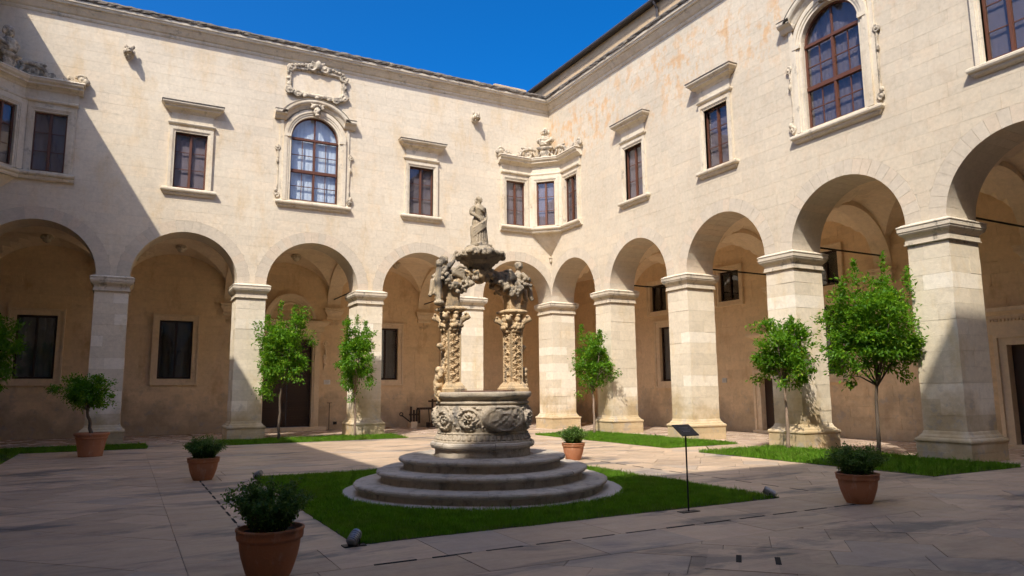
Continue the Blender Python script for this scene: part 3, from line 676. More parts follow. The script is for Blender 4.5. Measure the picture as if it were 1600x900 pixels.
# attic above the right wing, with gutter and downpipe
av, az0, az1 = 1.5, 14.5, 16.85
MB(B).box(-31, 4.0, av+.012, av+.4, az0, az1).build('attic_wall', 'joint', wB)
ag = random.Random(5); am = MB(B)
abl = courses(-31, 4.0, 14.7, az1, .36, .6, 1.0, ag, gap=.008)
for l in abl:
    x = project(B(l[0][0], av, l[0][1]))
    if 800 < x[0] < 1200 and x[1] > -20: MB(B).prism([l], av+ag.uniform(-.004, .004), av+.03).build('attic_block', 'attic', wB)
    else: am.cur = ag.random()+.001; am.prism([l], av, av+.03)
am.build('attic_blocks', 'attic', wB, kind='stuff')
MB(B).box(-31, 4.02, av-.16, av+3, az1+.02, az1+.12).build('eaves', 'gutter', wB)
MB(B).tube([(-31, av-.22, az1+.06), (4.05, av-.22, az1+.06)], .085, 10).build('gutter', 'gutter', wB)
MB(B).tube([(-6.0, av-.22, az1), (-6.0, av-.2, az1-.1), (-6.0, av-.07, az1-.3), (-6.0, av-.07, 14.75)], .055, 8).build('downpipe', 'gutter', wB)
MB(A).box(-1.9, -.4, 1.6, 2.6, 14.7, 15.62).mould(-1.9, -.4, 1.6, 2.6, [(0, 15.6), (.1, 15.63), (.1, 15.72), (0, 15.78)], True).build('roof_turret', 'attic', wA)

# stone heads under the cornice
for x in (-16.79, -3.74):
    g = MB(A); z = 13.2
    g.ball((x, -.14, z), (.14, .2, .16)); g.ball((x, -.34, z-.03), (.1, .12, .1)); g.ball((x, -.42, z-.0), (.05, .06, .04)); g.ball((x, -.4, z-.1), (.07, .08, .035))
    for s in (-1, 1): g.ball((x+s*.12, -.2, z+.15), (.05, .05, .08)); g.ball((x+s*.06, -.38, z+.06), .035); g.ball((x+s*.13, -.2, z-.06), (.06, .1, .1))
    g.ball((x, -.05, z-.05), (.18, .1, .2)); g.tube([(x, .05, z-.1), (x, -.2, z-.2), (x, -.12, z-.3)], [.1, .09, .03], 8)
    g.remesh('gargoyle', 'carved', wA, .016, 1)

# ------------------------------------------------------------------ the corner oriels
def bust(mb, F, z, s=1.0):
    """draped bust on a pedestal; F(a, b, z) with a across, b towards the court"""
    P = lambda a, b, c: F(a*s, b*s, z+c*s)
    mb.rings([[P(w*x, .10+d*y, h) for x, y in ((-1, -1), (1, -1), (1, 1), (-1, 1))] for w, d, h in ((.20, .16, 0), (.20, .16, .05), (.15, .13, .08), (.20, .15, .22), (.17, .14, .30), (.30, .2, .36), (.32, .22, .42), (.26, .18, .46))])
    for sx in (-1, 1): mb.tube([P(sx*.3, .1, .05), P(sx*.24, .12, .2), P(sx*.28, .12, .34)], [.07*s, .05*s, .05*s], 6)
    mb.ball(P(0, .1, .62), (.29*s, .22*s, .2*s)); mb.ball(P(0, .14, .75), (.24*s, .2*s, .17*s))
    for sx in (-1, 1): mb.ball(P(sx*.24, .08, .76), (.13*s, .13*s, .13*s)); mb.tube([P(sx*.3, .12, .8), P(sx*.12, .28, .64), P(-sx*.1, .31, .52)], [.05*s, .05*s, .03*s], 6)
    mb.tube([P(0, .1, .82), P(0, .12, 1.0)], [.09*s, .075*s], 8)
    mb.ball(P(0, .14, 1.10), (.12*s, .135*s, .155*s)); mb.ball(P(0, .08, 1.15), (.14*s, .14*s, .14*s)); mb.ball(P(0, .27, 1.09), (.025*s, .04*s, .04*s)); mb.ball(P(0, .21, 1.01), (.06*s, .06*s, .06*s))
    for sx in (-1, 1): mb.ball(P(sx*.13, .1, 1.07), (.05*s, .07*s, .1*s))

def oriel(name, X, label, bust_label):
    W = thing(name, (*X(-.6, -.6), 7.4), label, 'oriel')
    q = math.sqrt(.5); e = .07
    F1 = lambda u, v, z: (*X(u, v-e), z); F3 = lambda u, v, z: (*X(v-e, u), z)
    F2 = lambda u, v, z: (*X(-.535-e+u*q+v*q, -.535-e-u*q+v*q), z)
    top = [(-2.72, -.02), (-1.03, -.02), (-.02, -1.03), (-.02, -2.72)]
    off = lambda d: [(-2.52, -d), (-1.0-d*.414, -d), (-d, -1.0-d*.414), (-d, -2.52)]
    mir = (lambda pts: [X(*p) for p in pts])
    flip = X(0, 0)[0] < -5
    def plan(prof, nm, mat, x0=-2.52):
        pl = [(x0, -e), (-1.0-e*.414, -e), (-e, -1.0-e*.414), (-e, x0)]
        m = MB(); path = mir(pl); m.plan(path, [(-o if not flip else o, z) for o, z in prof]); return m.build(nm, mat, W)
    for F, c in ((F1, -1.78), (F2, 0.), (F3, -1.78)):
        hw = .46 if F is not F2 else .40
        o1 = .68 if F is not F2 else .735
        w = MB(F).prism([rect(c-o1, c+o1, 8.66, 10.95), rect(c-hw, c+hw, 8.70, 10.66)[::-1]], 0, .28)
        for a, b, d in ((.10, .17, -.035), (.06, .10, -.017)):
            a, b = hw+a, hw+b
            w.prism([[(c-b, 8.665), (c-b, 10.66+b-hw), (c+b, 10.66+b-hw), (c+b, 8.665), (c+a, 8.665), (c+a, 10.66+a-hw), (c-a, 10.66+a-hw), (c-a, 8.665)]], d, .001)
        w = w.build('window', 'trim', W)
        casements(F, w, c, hw, 8.70, 10.66, .10)
    plan([(-.3, 8.40), (.02, 8.40), (.05, 8.45), (.05, 8.50), (.11, 8.53), (.13, 8.57), (.13, 8.62), (.05, 8.662), (-.3, 8.662)], 'sill', 'trim', -2.55)
    plan([(-.3, 10.951), (.02, 10.951), (.07, 10.98), (.08, 11.03), (.03, 11.07), (.0, 11.08), (.0, 11.36), (-.3, 11.36)], 'frieze', 'trim', -2.50)
    plan([(-.3, 11.361), (.02, 11.361), (.06, 11.42), (.15, 11.48), (.2, 11.49), (.2, 11.54), (.27, 11.6), (.29, 11.66), (-.3, 11.66)], 'cornice', 'trim', -2.62)
    plan([(-.3, 11.661), (.29, 11.661), (.31, 11.68), (.29, 11.72), (.1, 11.76), (-.3, 11.76)], 'cornice_top', 'cap', -2.66)
    p = MB(); rs = []                                    # the tapering foot in the corner
    for i in range(9):
        t = i/8; s = (1-t)**.9*1.06; z = 8.40-1.0*t; rs.append([(*X(.05-s, .05), z), (*X(.05, .05-s), z), (*X(.1, .1), z)])
    p.rings(rs).build('corbel_foot', 'facade', W)
    d = MB(); d.ball((*X(-.05, -.05), 7.40), (.08, .08, .06)); d.ball((*X(-.05, -.05), 7.27), (.06, .06, .11)); d.build('pendant', 'carved', W, True)
    # crest of scrolls along the top
    c = MB(); rr = random.Random(9); zt = 11.74
    for F, sgn in ((F1, 1), (F3, 1)):
        G = (lambda F: MB(F))(F)
        scroll(G, (-2.55, zt+.17), .16, -.06, 1, th=.06); G.ball((-2.68, -.06, zt+.1), (.12, .09, .12)); scroll(G, (-2.18, zt+.14), .13, -.06, -1, th=.05)
        G.tube([(-2.4, -.06, zt+.05), (-2.1, -.06, zt+.03), (-1.8, -.06, zt+.06), (-1.5, -.06, zt+.12)], [.06, .05, .05, .07], 6)
        scroll(G, (-1.72, zt+.12), .1, -.06, 1, th=.045)
        G.tube([(-1.62, -.08, zt+.03), (-1.5, -.08, zt+.28), (-1.25, -.08, zt+.42), (-1.0, -.1, zt+.43), (-.82, -.12, zt+.38)], [.06, .07, .09, .09, .07], 7)
        scroll(G, (-1.2, zt+.2), .17, -.06, -1, th=.055); G.tube([(-.95, -.1, zt+.32), (-.85, -.14, zt+.12), (-.7, -.2, zt+.03)], [.07, .06, .06], 6)
        for k in range(7): G.ball((-1.5+.1*k, -.1, zt+.42+.03*math.sin(k)), (.06, .06, .05))
        c.v += [tuple(p) for p in G.v]; c.f += [tuple(i+len(c.v)-len(G.v) for i in f) for f in G.f]; c.r += G.r
    c.remesh('crest', 'carved', W, .017, 1)
    b = MB(); bust(b, lambda a, t, z: (*X(-.50-(t-.1)*q+a*q, -.50-(t-.1)*q-a*q), z), 11.72, 1.12)
    o = b.remesh('bust', 'carved', None, .016, 1); tag(o, bust_label, 'bust', 'stone busts on the corner oriels')
    return W
oriel('corner_oriel', lambda x, y: (x, y), 'sunlit three-sided corner oriel with a tapering foot where the two wings meet', 'pale sunlit stone bust on top of the corner oriel')
oriel('corner_oriel', lambda x, y: (XL-x, y), 'shaded corner oriel cut off by the left edge of the photo', 'shaded stone bust on the oriel at the top left')

# ------------------------------------------------------------------ ground: paving slabs, loggia floors, drains
def structure(o): o['kind'] = 'structure'; return o
structure(MB().box(-60, 60, -60, 60, -.3, -.035).build('ground', 'grout'))
LAWN = (-13.92, -7.42, -18.60, -11.70); WC = (-10.75, -15.22)
STRIPS = [((-20.6, -15.55, -1.95, .0), 'left'), ((-13.45, -7.30, -2.0, .0), 'mid'), ((-20.6, -18.75, -9.5, -1.96), 'side'), ((-2.75, .0, -10.55, -3.1), 'far'), ((-2.95, .0, -18.25, -12.0), 'near')]
pave = structure(MB().box(XL+.01, -.005, YN+.01, -.005, -.034, -.012).build('courtyard_pavement', 'grout'))
rg = random.Random(21); slabs = []
FR = (-15.62, -5.85, -20.35, -9.95)                      # square border of long slabs round the lawn
def run(a, b, lo, hi):
    out = [a]
    while out[-1] < b-.01:
        e = out[-1]+rg.uniform(lo, hi); out.append(b if b-e < lo*.6 else min(e, b))
    return list(zip(out, out[1:]))
for y0, y1 in ((-20.35, -19.57), (-19.57, -18.60), (-11.70, -10.80), (-10.80, -9.95)):
    slabs += [[(a, y0), (b, y0), (b, y1), (a, y1)] for a, b in run(FR[0], FR[1], .95, 1.6)]
for x0, x1 in ((-15.62, -14.88), (-14.88, -13.92), (-7.42, -6.42), (-6.42, -5.85)):
    slabs += [[(x0, a), (x1, a), (x1, b), (x0, b)] for a, b in run(-18.60, -11.70, .95, 1.6)]
def clip(poly, r):                                       # convex polygon against a rectangle
    for ax, lim, sg in ((0, r[0], 1), (0, r[1], -1), (1, r[2], 1), (1, r[3], -1)):
        out = []
        for k in range(len(poly)):
            p, q = poly[k-1], poly[k]; dp, dq = (p[ax]-lim)*sg, (q[ax]-lim)*sg
            if (dp >= 0) != (dq >= 0): t = dp/(dp-dq); out.append((p[0]+(q[0]-p[0])*t, p[1]+(q[1]-p[1])*t))
            if dq >= 0: out.append(q)
        poly = out
        if len(poly) < 3: return []
    return poly
def area(p): return abs(sum(p[k-1][0]*p[k][1]-p[k][0]*p[k-1][1] for k in range(len(p))))/2
regions = []
for R_ in ((XL+.01, FR[0], YN+.01, -.01), (FR[1], -.01, YN+.01, -.01), (FR[0], FR[1], YN+.01, FR[2]), (FR[0], FR[1], FR[3], -.01)):
    rs = [R_]
    for o in [q[0] for q in STRIPS]: rs = [q for r in rs for q in cut_rect(r, o)]
    regions += rs
ca, sa = math.cos(math.radians(44.5)), math.sin(math.radians(44.5)); OX, OY = -11.40, -21.26
tf = lambda a, b: (OX+a*sa+b*ca, OY-a*ca+b*sa)           # a along the courses, b across them: laid at 45 degrees to the walls
b0 = -24.
while b0 < 30:
    b1 = b0+rg.choice((.52, .60, .60, .72))
    for a0, a1 in run(-26+rg.random(), 26, .68, 1.15):
        q = [tf(a0, b0), tf(a1, b0), tf(a1, b1), tf(a0, b1)]
        for R_ in regions:
            if max(p[0] for p in q) < R_[0] or min(p[0] for p in q) > R_[1] or max(p[1] for p in q) < R_[2] or min(p[1] for p in q) > R_[3]: continue
            c_ = clip(q, R_)
            if len(c_) > 2 and area(c_) > .004: slabs.append(c_)
    b0 = b1
def slab_size(r):
    P = [project((p[0], p[1], 0)) for p in r]
    if any(p[2] < .5 for p in P): return 0
    cx, cy = sum(p[0] for p in P)/len(P), sum(p[1] for p in P)/len(P)
    if not (-60 < cx < 1660 and cy < 930): return 0
    return area(P)
slabs.sort(key=slab_size, reverse=True)
def slab(mb, r, g=.0024):
    t = rg.uniform(-.002, .002); cx, cy = sum(p[0] for p in r)/len(r), sum(p[1] for p in r)/len(r)
    k = lambda d: [(p[0]+(cx-p[0])*min(.3, d/max(.02, math.hypot(cx-p[0], cy-p[1]))), p[1]+(cy-p[1])*min(.3, d/max(.02, math.hypot(cx-p[0], cy-p[1])))) for p in r]
    o, n = k(g*1.4), k(g*1.4+.004)
    return mb.rings([[(*p, -.03) for p in o], [(*p, t-.003) for p in o], [(*p, t) for p in n]])
for r in slabs[:295]: slab(MB(), r).build('paving_slab', 'paving', pave)
mb = MB()
for r in slabs[295:]: mb.cur = rg.random()+.001; slab(mb, r)
mb.build('paving_slabs', 'paving', pave, kind='stuff')
for a0, a1 in ((.0, .30), (.303, .66), (.663, .97)):
    o = MB().rings([[(*tf(a, b), z) for a, b in ((a0, 0), (a1, 0), (a1, .86), (a0, .86))] for z in (-.02, .0032)]).build('access_cover', 'paving', pave)
for a in (.30, .66): MB().rings([[(*tf(a+x, y), z) for x, y in ((-.026, .32), (.026, .32), (.026, .62), (-.026, .62))] for z in (.0, .0075)]).build('lifting_slot', 'slot', pave)
x = -14.02
while x < -7.0: MB().box(x, x+.43, -19.585, -19.555, -.01, .0045).build('drain_slot', 'slot', pave); x += .6
y = -18.3
while y < -11.4:
    for xx in (-14.88, -6.42): MB().box(xx-.015, xx+.015, y, y+.36, -.01, .0045).build('drain_slot', 'slot', pave)
    y += .6
for a, b, c, d in ((XL-DB, TH+3.6, .0, DA+.05), (0, DB+.05, YN, 0), (XL-DB, XL, YN, 0), (XL-DB, DB, YN-DB, YN)):
    structure(MB().box(a, b, c, d, -.034, .004).build('loggia_floor', 'floor'))

# ------------------------------------------------------------------ lawns
def blades(name, pts, h, w, rs, parent):
    n = len(pts); a = rs.uniform(0, 2*PI, n); hh = h*rs.uniform(.5, 1.3, n)*np.where(rs.uniform(0, 1, n) > .95, 1.7, 1); lean = hh*rs.uniform(.1, .75, n); b = rs.uniform(0, 2*PI, n)
    base = np.c_[pts, np.full(n, .004)]
    side = np.c_[np.cos(a), np.sin(a), np.zeros(n)]*(w*rs.uniform(.6, 1.3, n))[:, None]
    tip = base+np.c_[np.cos(b)*lean, np.sin(b)*lean, hh]; mid = base+np.c_[np.cos(b)*lean*.35, np.sin(b)*lean*.35, hh*.6]
    V = np.stack([base-side, base+side, mid+side*.7, tip, mid-side*.7], 1).reshape(-1, 3)
    o = quads(name, V, 5, 'grass', rs.uniform(0, 1, n), parent); o['kind'] = 'stuff'; return o
rs = np.random.RandomState(4)
def lawn(name, r, label, dens, h, w, hole=None, seed=0):
    rs = np.random.RandomState(seed)
    L = structure(MB().box(r[0], r[1], r[2], r[3], -.034, .002).build(name, 'soil'))
    n = int((r[1]-r[0])*(r[3]-r[2])*dens); p = np.c_[rs.uniform(r[0]-.06, r[1]+.06, n), rs.uniform(r[2]-.06, r[3]+.06, n)]; out = np.maximum.reduce([r[0]-p[:, 0], p[:, 0]-r[1], r[2]-p[:, 1], p[:, 1]-r[3]]); p = p[out < .07*vnoise(p[:, 0]*4.3, p[:, 1]*4.3, seed+9)-.02]; n = len(p)
    k = vnoise(p[:, 0]*1.7, p[:, 1]*1.7, seed)*.6+vnoise(p[:, 0]*6, p[:, 1]*6, seed+3)*.4
    p = p[rs.uniform(0, 1, n) < .1+1.25*k]
    if hole: p = p[np.hypot(p[:, 0]-hole[0], p[:, 1]-hole[1]) > hole[2]+.04*vnoise(np.arctan2(p[:, 1]-hole[1], p[:, 0]-hole[0])*8, p[:, 0]*0+.5)]
    o = blades('grass', p, h, w, rs, None); o['label'] = label; o['category'] = 'grass'
lawn('lawn', LAWN, 'square shaded lawn of short grass round the stone well', 6200, .052, .0044, (*WC, 2.33), 1)
lawn('lawn', STRIPS[0][0], 'narrow strip of shaded grass behind the big potted tree', 2600, .07, .006, None, 2)
lawn('lawn', STRIPS[1][0], 'grass strip before the portal, half in sun and half in shade', 3000, .08, .006, None, 3)
lawn('lawn', STRIPS[3][0], 'bright sunlit grass strip along the far pillars of the right wing', 3000, .07, .006, None, 4)
lawn('lawn', STRIPS[2][0], 'thin browning grass at the far left edge of the court', 900, .05, .005, None, 6)
lawn('lawn', STRIPS[4][0], 'grass strip under the two trees before the right wing', 3000, .085, .006, None, 5)

# ------------------------------------------------------------------ the well
WX, WY = WC
well = thing('well_head', (WX, WY, 0), 'carved baroque stone well on round steps in the middle of the court', 'well')
def lobed(t):                                            # nearly round plan with four soft corners on the axes
    a = (t % (PI/2)); a = min(a, PI/2-a); return 1.035-.10*math.sin(a)*(1 if a < PI/4 else 1)*.75
rr = random.Random(2)
MB().rings([[(WX+r*math.cos(2*PI*i/72), WY+r*math.sin(2*PI*i/72), z) for i in range(72)] for r, z in ((2.38, -.03), (2.38, .012), (2.36, .016), (1.5, .016))]).build('kerb_ring', 'ring', well)
def step(r, z0, z1, nose, name, nseg):
    part = MB().lathe(WX, WY, [(r-.6, z0), (r-.07, z0), (r-.08, z1-.03), (r-.5, z1-.01)], 64, lobed).build(name, 'step', well)
    for k in range(nseg):                                # each step is laid of separate curved stones
        a0, a1 = 2*PI*k/nseg+.004/r+.3, 2*PI*(k+1)/nseg-.004/r+.3; n = 10; m = MB(); rs_ = []
        dz = rr.uniform(-.004, .004); dr = rr.uniform(-.008, .008)
        pr = [(r-.55, z0+.002), (r-.085, z0+.002), (r-.09, z1-nose-.02), (r-.03, z1-nose), (r+.0, z1-nose*.75), (r+.008, z1-nose*.45), (r-.002, z1-nose*.15), (r-.03, z1), (r-.55, z1+.004)]
        for i in range(n+1):
            t = a0+(a1-a0)*i/n; f = lobed(t)
            rs_.append([((WX+(q+dr+.006*math.sin(t*37+q*9))*f*math.cos(t)), (WY+(q+dr+.006*math.sin(t*37+q*9))*f*math.sin(t)), z+dz+.003*math.sin(t*51)) for q, z in pr])
        m.rings(rs_).build('step_stone', 'step', part, False)
step(2.12, .0, .185, .075, 'step', 11); step(1.77, .185, .375, .075, 'step', 9); step(1.40, .375, .565, .075, 'step', 8)
step(.885, .565, .80, .10, 'plinth', 6)
# carved drum as one relief surface
NT_, NZ = 520, 96
th = np.linspace(0, 2*PI, NT_, endpoint=False); zz = np.linspace(.79, 1.50, NZ); TT, ZZ = np.meshgrid(th, zz)
def ss(a, b, x): t = np.clip((x-a)/(b-a), 0, 1); return t*t*(3-2*t)
prof = np.interp(ZZ, [.79, .82, .83, .93, .935, .955, .97, 1.1, 1.25, 1.38, 1.42, 1.43, 1.46, 1.47, 1.50], [.84, .84, .80, .765, .785, .785, .752, .795, .812, .785, .765, .80, .80, .77, .77])
H = np.zeros_like(TT); Rm = .79
def wrap(a): return (a+PI) % (2*PI)-PI
for ad, zc, R_, sg in ((-168, 1.19, .21, 1), (-133, 1.18, .19, -1), (-47, 1.18, .19, 1), (-12, 1.19, .21, -1), (25, 1.19, .2, 1), (58, 1.18, .19, -1), (122, 1.18, .19, 1), (155, 1.19, .2, -1)):
    s_ = wrap(TT-math.radians(ad))*Rm; dz_ = ZZ-zc; r_ = np.hypot(s_, dz_); an = np.arctan2(dz_, s_)*sg
    m = 1-ss(R_*.85, R_, r_)
    H = np.maximum(H, m*(.012+.05*np.clip(.5+.75*np.cos(2*PI*r_/.095-an), 0, 1)*(.55+.55*np.abs(np.cos(an*5+r_*40)))*(.7+.5*vnoise(s_*50, dz_*50, 4)))*(r_ > .055)+m*(r_ <= .055)*(.045+.03*np.cos(5*an)))
for ad in (-90, 90):
    s_ = wrap(TT-math.radians(ad))*Rm; dz_ = ZZ-1.20; q = np.sqrt((s_/.35)**2+((dz_+.02*np.cos(s_*14))/.22)**2)
    m = 1-ss(.97, 1.12, q); inner = 1-ss(.72, .86, q)
    H = np.where(m > 0, np.maximum(H*(1-m), m*.085-inner*.035+inner*.035*vnoise(s_*22, dz_*26, 8)), H)
leafy = np.clip(vnoise(TT*30, ZZ*34, 3)-.42, 0, 1)*1.6*np.clip(.5+.8*np.cos(TT*22+ZZ*30), 0, 1)
band = ss(.97, 1.0, ZZ)*(1-ss(1.38, 1.41, ZZ))
H = np.where(H < .014, H+.05*leafy, H+.012*leafy)*band
H += (ss(.83, .85, ZZ)*(1-ss(.92, .93, ZZ)))*.03*np.abs(np.cos(TT*26))*(.6+.8*vnoise(TT*40, ZZ*30, 5))
RR = prof+H+.004*vnoise(TT*60, ZZ*50, 6)
V = np.stack([WX+RR*np.cos(TT), WY+RR*np.sin(TT), ZZ], -1)
MB().rings([[tuple(p) for p in row] for row in V]).build('drum', 'well_drum', well, True)
rim = MB().rings([[(WX+(r+.008*math.sin(7*t+z*30))*math.cos(t), WY+(r+.008*math.sin(7*t+z*30))*math.sin(t), z) for t in np.linspace(0, 2*PI, 96, endpoint=False)] for r, z in ((.70, 1.49), (.78, 1.495), (.80, 1.52), (.83, 1.535), (.845, 1.56), (.845, 1.60), (.83, 1.625), (.60, 1.628), (.60, 1.55), (.3, 1.55))]).build('rim', 'well_drum', well, True)
gr = MB().lathe(WX, WY, [(.56, 1.61), (.56, 1.645), (.5, 1.65), (.1, 1.65)], 40)
gr.build('iron_cover', 'rust', well)
# two carved piers
def relief_box(cx, cy, hx, hy, z0, z1, seed):
    m = MB(); faces = ((0, -1), (-1, 0), (0, 1), (1, 0))
    for fx, fy in faces:
        half = hx if fx == 0 else hy; nu, nz = 22, 96; U, Z = np.meshgrid(np.linspace(-half, half, nu), np.linspace(z0, z1, nz))
        edge = ss(0, .02, half-np.abs(U)-.012)
        vine = np.exp(-((U-.04*np.sin(2*PI*Z/.13+seed))/.011)**2)
        ph = (Z/.065+seed) % 1; sd = np.where((np.floor(Z/.065+seed) % 2) > 0, 1, -1)
        lf = np.exp(-(((U-sd*.045)/.028)**2+((ph-.5)/.33)**2))
        h = edge*(.006+.028*np.maximum(vine, lf)*(.35+1.2*vnoise(U*75, Z*75, seed))+edge*.016*(vnoise(U*120, Z*110, seed+2) > .55))+(1-edge)*.018-.012
        if fx == 0: P = np.stack([cx+U*-fy, np.full_like(U, 0)+cy+fy*(hy+h), Z], -1)
        else: P = np.stack([cx+fx*(hx+h), cy+U*fx, Z], -1)
        vs_ = [tuple(p) for p in P.reshape(-1, 3)]; fs_ = [(j*nu+i, j*nu+i+1, (j+1)*nu+i+1, (j+1)*nu+i) for j in range(nz-1) for i in range(nu-1)]
        m.add(vs_, fs_)
    m.box(cx-hx+.01, cx+hx-.01, cy-hy+.01, cy+hy-.01, z0, z1); return m
for s, sd in ((-1, 1), (1, 2)):
    px, py = WX+s*.60, WY
    pier = relief_box(px, py, .115, .15, 1.72, 2.72, sd).build('pier', 'well', well, False)
    MB().mould(px-.115, px+.115, py-.15, py+.15, [(.075, 1.62), (.08, 1.68), (.06, 1.70), (.05, 1.73), (.02, 1.77), (.0, 1.80)], True).build('pier_base', 'well', pier)
    g = MB(); r3 = random.Random(sd)
    g.mould(px-.10, px+.10, py-.13, py+.13, [(0, 2.66), (.02, 2.75), (.0, 2.85), (.03, 3.0)], True)
    for tier, (zt_, q0, rb_) in enumerate(((2.70, .155, .034), (2.755, .185, .038), (2.81, .18, .034))):   # wreath of fruit
        for k in range(18):
            a = 2*PI*(k+.5*tier)/18; g.ball((px+q0*math.cos(a)*.95, py+(q0+.02)*math.sin(a), zt_+r3.uniform(-.02, .02)), rb_+.01*r3.random(), 7, 5)
    for ax, ay in ((-1, -1), (1, -1), (-1, 1), (1, 1)):  # winged heads at the corners
        g.tube([(px+ax*.09, py+ay*.11, 2.80), (px+ax*.16, py+ay*.18, 2.87), (px+ax*.205, py+ay*.22, 2.93)], [.04, .055, .05], 7); g.ball((px+ax*.205, py+ay*.22, 2.90), (.05, .05, .06), 7, 5)
        g.ball((px+ax*.24, py+ay*.235, 2.89), .026, 6, 4)
        for e in (-1, 1): g.tube([(px+ax*.17, py+ay*.19, 2.92), (px+ax*(.17+.06*(e > 0)), py+ay*(.19+.06*(e < 0)), 2.96), (px+ax*(.13+.1*(e > 0)), py+ay*(.15+.1*(e < 0)), 2.95)], [.025, .025, .014], 5)
    for ax, ay in ((0, -1), (-1, 0), (0, 1), (1, 0)): g.ball((px+ax*.155, py+ay*.19, 2.90), (.055, .055, .07), 7, 5); g.ball((px+ax*.2, py+ay*.235, 2.885), (.02, .02, .025), 6, 4); g.ball((px+ax*.16, py+ay*.19, 2.965), (.06, .06, .03), 7, 5)
    g.remesh('pier_capital', 'well', well, .009, 0)
    ab = MB(); rs_ = []
    for o, z in ((.04, 2.98), (.07, 3.0), (.10, 3.02), (.105, 3.05), (.07, 3.07), (.0, 3.09)):
        ring = []
        for a in np.linspace(0, 2*PI, 40, endpoint=False):
            cx_, cy_ = math.cos(a), math.sin(a); k = 1/max(abs(cx_), abs(cy_)); w = 1+.06*math.sin(9*a)
            ring.append((px+(.12+o)*cx_*k**.7*w, py+(.14+o)*cy_*k**.7*w, z))
        rs_.append(ring)
    ab.rings(rs_).build('abacus', 'well', well, True)
    # block over the capital and bracket curving in to the canopy
    t = MB(); t.mould(px-.11, px+.11, py-.13, py+.13, [(.0, 3.08), (.0, 3.25), (.02, 3.4), (-.03, 3.5)], True)
    pth = [(px, py, 3.2), (px-s*.02, py, 3.38), (px-s*.12, py, 3.54), (px-s*.28, py, 3.66), (px-s*.45, py, 3.72), (px-s*.6, py, 3.76)]
    t.tube(pth, [.14, .13, .11, .095, .09, .1], 9); t.ball((px-s*.3, py, 3.48), (.06, .09, .06)); t.ball((px-s*.2, py, 3.40), (.05, .08, .05))
    t.tube([(px+s*.1, py, 3.1), (px+s*.24, py, 3.14), (px+s*.27, py, 3.22), (px+s*.2, py, 3.24)], [.05, .06, .05, .04], 7)
    t.remesh('bracket', 'well', well, .014, 1)
    ga = MB()                                            # fruit garland slung from the shoulder to the canopy
    for side in (-1, 1):
        for k in range(15):
            f = k/14; x = px+s*.20+(-s*.78)*f; z = 3.58-.30*math.sin(PI*min(1, f*1.25))*(1-f*.55)+.12*f; y = py+side*(.20-.08*f)
            for e in range(6): ga.ball((x+r3.uniform(-.06, .06), y+r3.uniform(-.04, .04), z+r3.uniform(-.07, .07)), .031+.014*r3.random(), 7, 5)
    ga.remesh('fruit_garland', 'well_dark', well, .009, 0)
    # a winged cherub crouching on the shoulder
    c = MB(); q = px+s*.10
    c.ball((q, py, 3.56), (.13, .13, .12)); c.ball((q+s*.02, py, 3.68), (.105, .11, .12)); c.tube([(q+s*.03, py, 3.74), (q+s*.04, py, 3.82)], .045, 7)
    c.ball((q+s*.04, py-.01, 3.885), (.075, .08, .085)); c.ball((q+s*.04, py+.01, 3.92), (.085, .085, .06)); c.ball((q+s*.02, py-.085, 3.875), (.018, .02, .02))
    for sy in (-1, 1):
        c.tube([(q+s*.04, py+sy*.1, 3.74), (q+s*.11, py+sy*.16, 3.66), (q+s*.2, py+sy*.12, 3.60)], [.05, .042, .034], 7)
        c.tube([(q+s*.02, py+sy*.08, 3.54), (q+s*.2, py+sy*.1, 3.52), (q+s*.22, py+sy*.1, 3.34), (q+s*.26, py+sy*.1, 3.26)], [.075, .065, .048, .036], 7)
        for k in range(5): c.tube([(q-s*.08, py+sy*.08, 3.66), (q-s*(.2+.03*k), py+sy*.12, 3.78-.05*k), (q-s*(.34-.02*k), py+sy*.13, 3.76-.07*k)], [.04, .035, .018], 6)
    if s < 0:
        c.tube([(q+s*.16, py-.12, 3.72), (q+s*.2, py-.14, 3.5), (q+s*.19, py-.13, 3.3), (q+s*.2, py-.16, 3.15)], [.07, .075, .055, .05], 7); c.ball((q+s*.18, py-.14, 3.80), (.07, .07, .08)); c.ball((q+s*.2, py-.18, 3.12), (.1, .09, .05)); c.tube([(q, py-.1, 3.75), (q+.1, py-.08, 3.88), (q+.13, py-.06, 3.98)], [.05, .045, .03], 7)
    c.remesh('carved_cherub', 'well_dark', well, .011, 1)
    v = MB()                                             # fruit swag and bud on the outer face of the pier
    for k in range(26):
        f = k/25; v.ball((px+s*(.20+.05*math.sin(PI*f)), py+r3.uniform(-.08, .08), 1.98-.48*f), .038+.016*r3.random(), 7, 5)
    v.tube([(px+s*.12, py, 2.1), (px+s*.17, py, 1.9), (px+s*.2, py, 1.65)], [.03, .05, .05], 7); v.ball((px+s*.22, py, 2.0), (.07, .09, .06))
    v.remesh('fruit_swag', 'well', well, .009, 0)
    bd = MB(); bd.tube([(px+s*.1, py, 2.36), (px+s*.2, py, 2.39)], [.03, .04], 7); bd.ball((px+s*.2, py, 2.41), (.07, .07, .05)); bd.ball((px+s*.17, py, 2.36), (.06, .06, .04)); bd.remesh('bud', 'well', well, .012, 1)
cn = MB(); KX = WX-.06
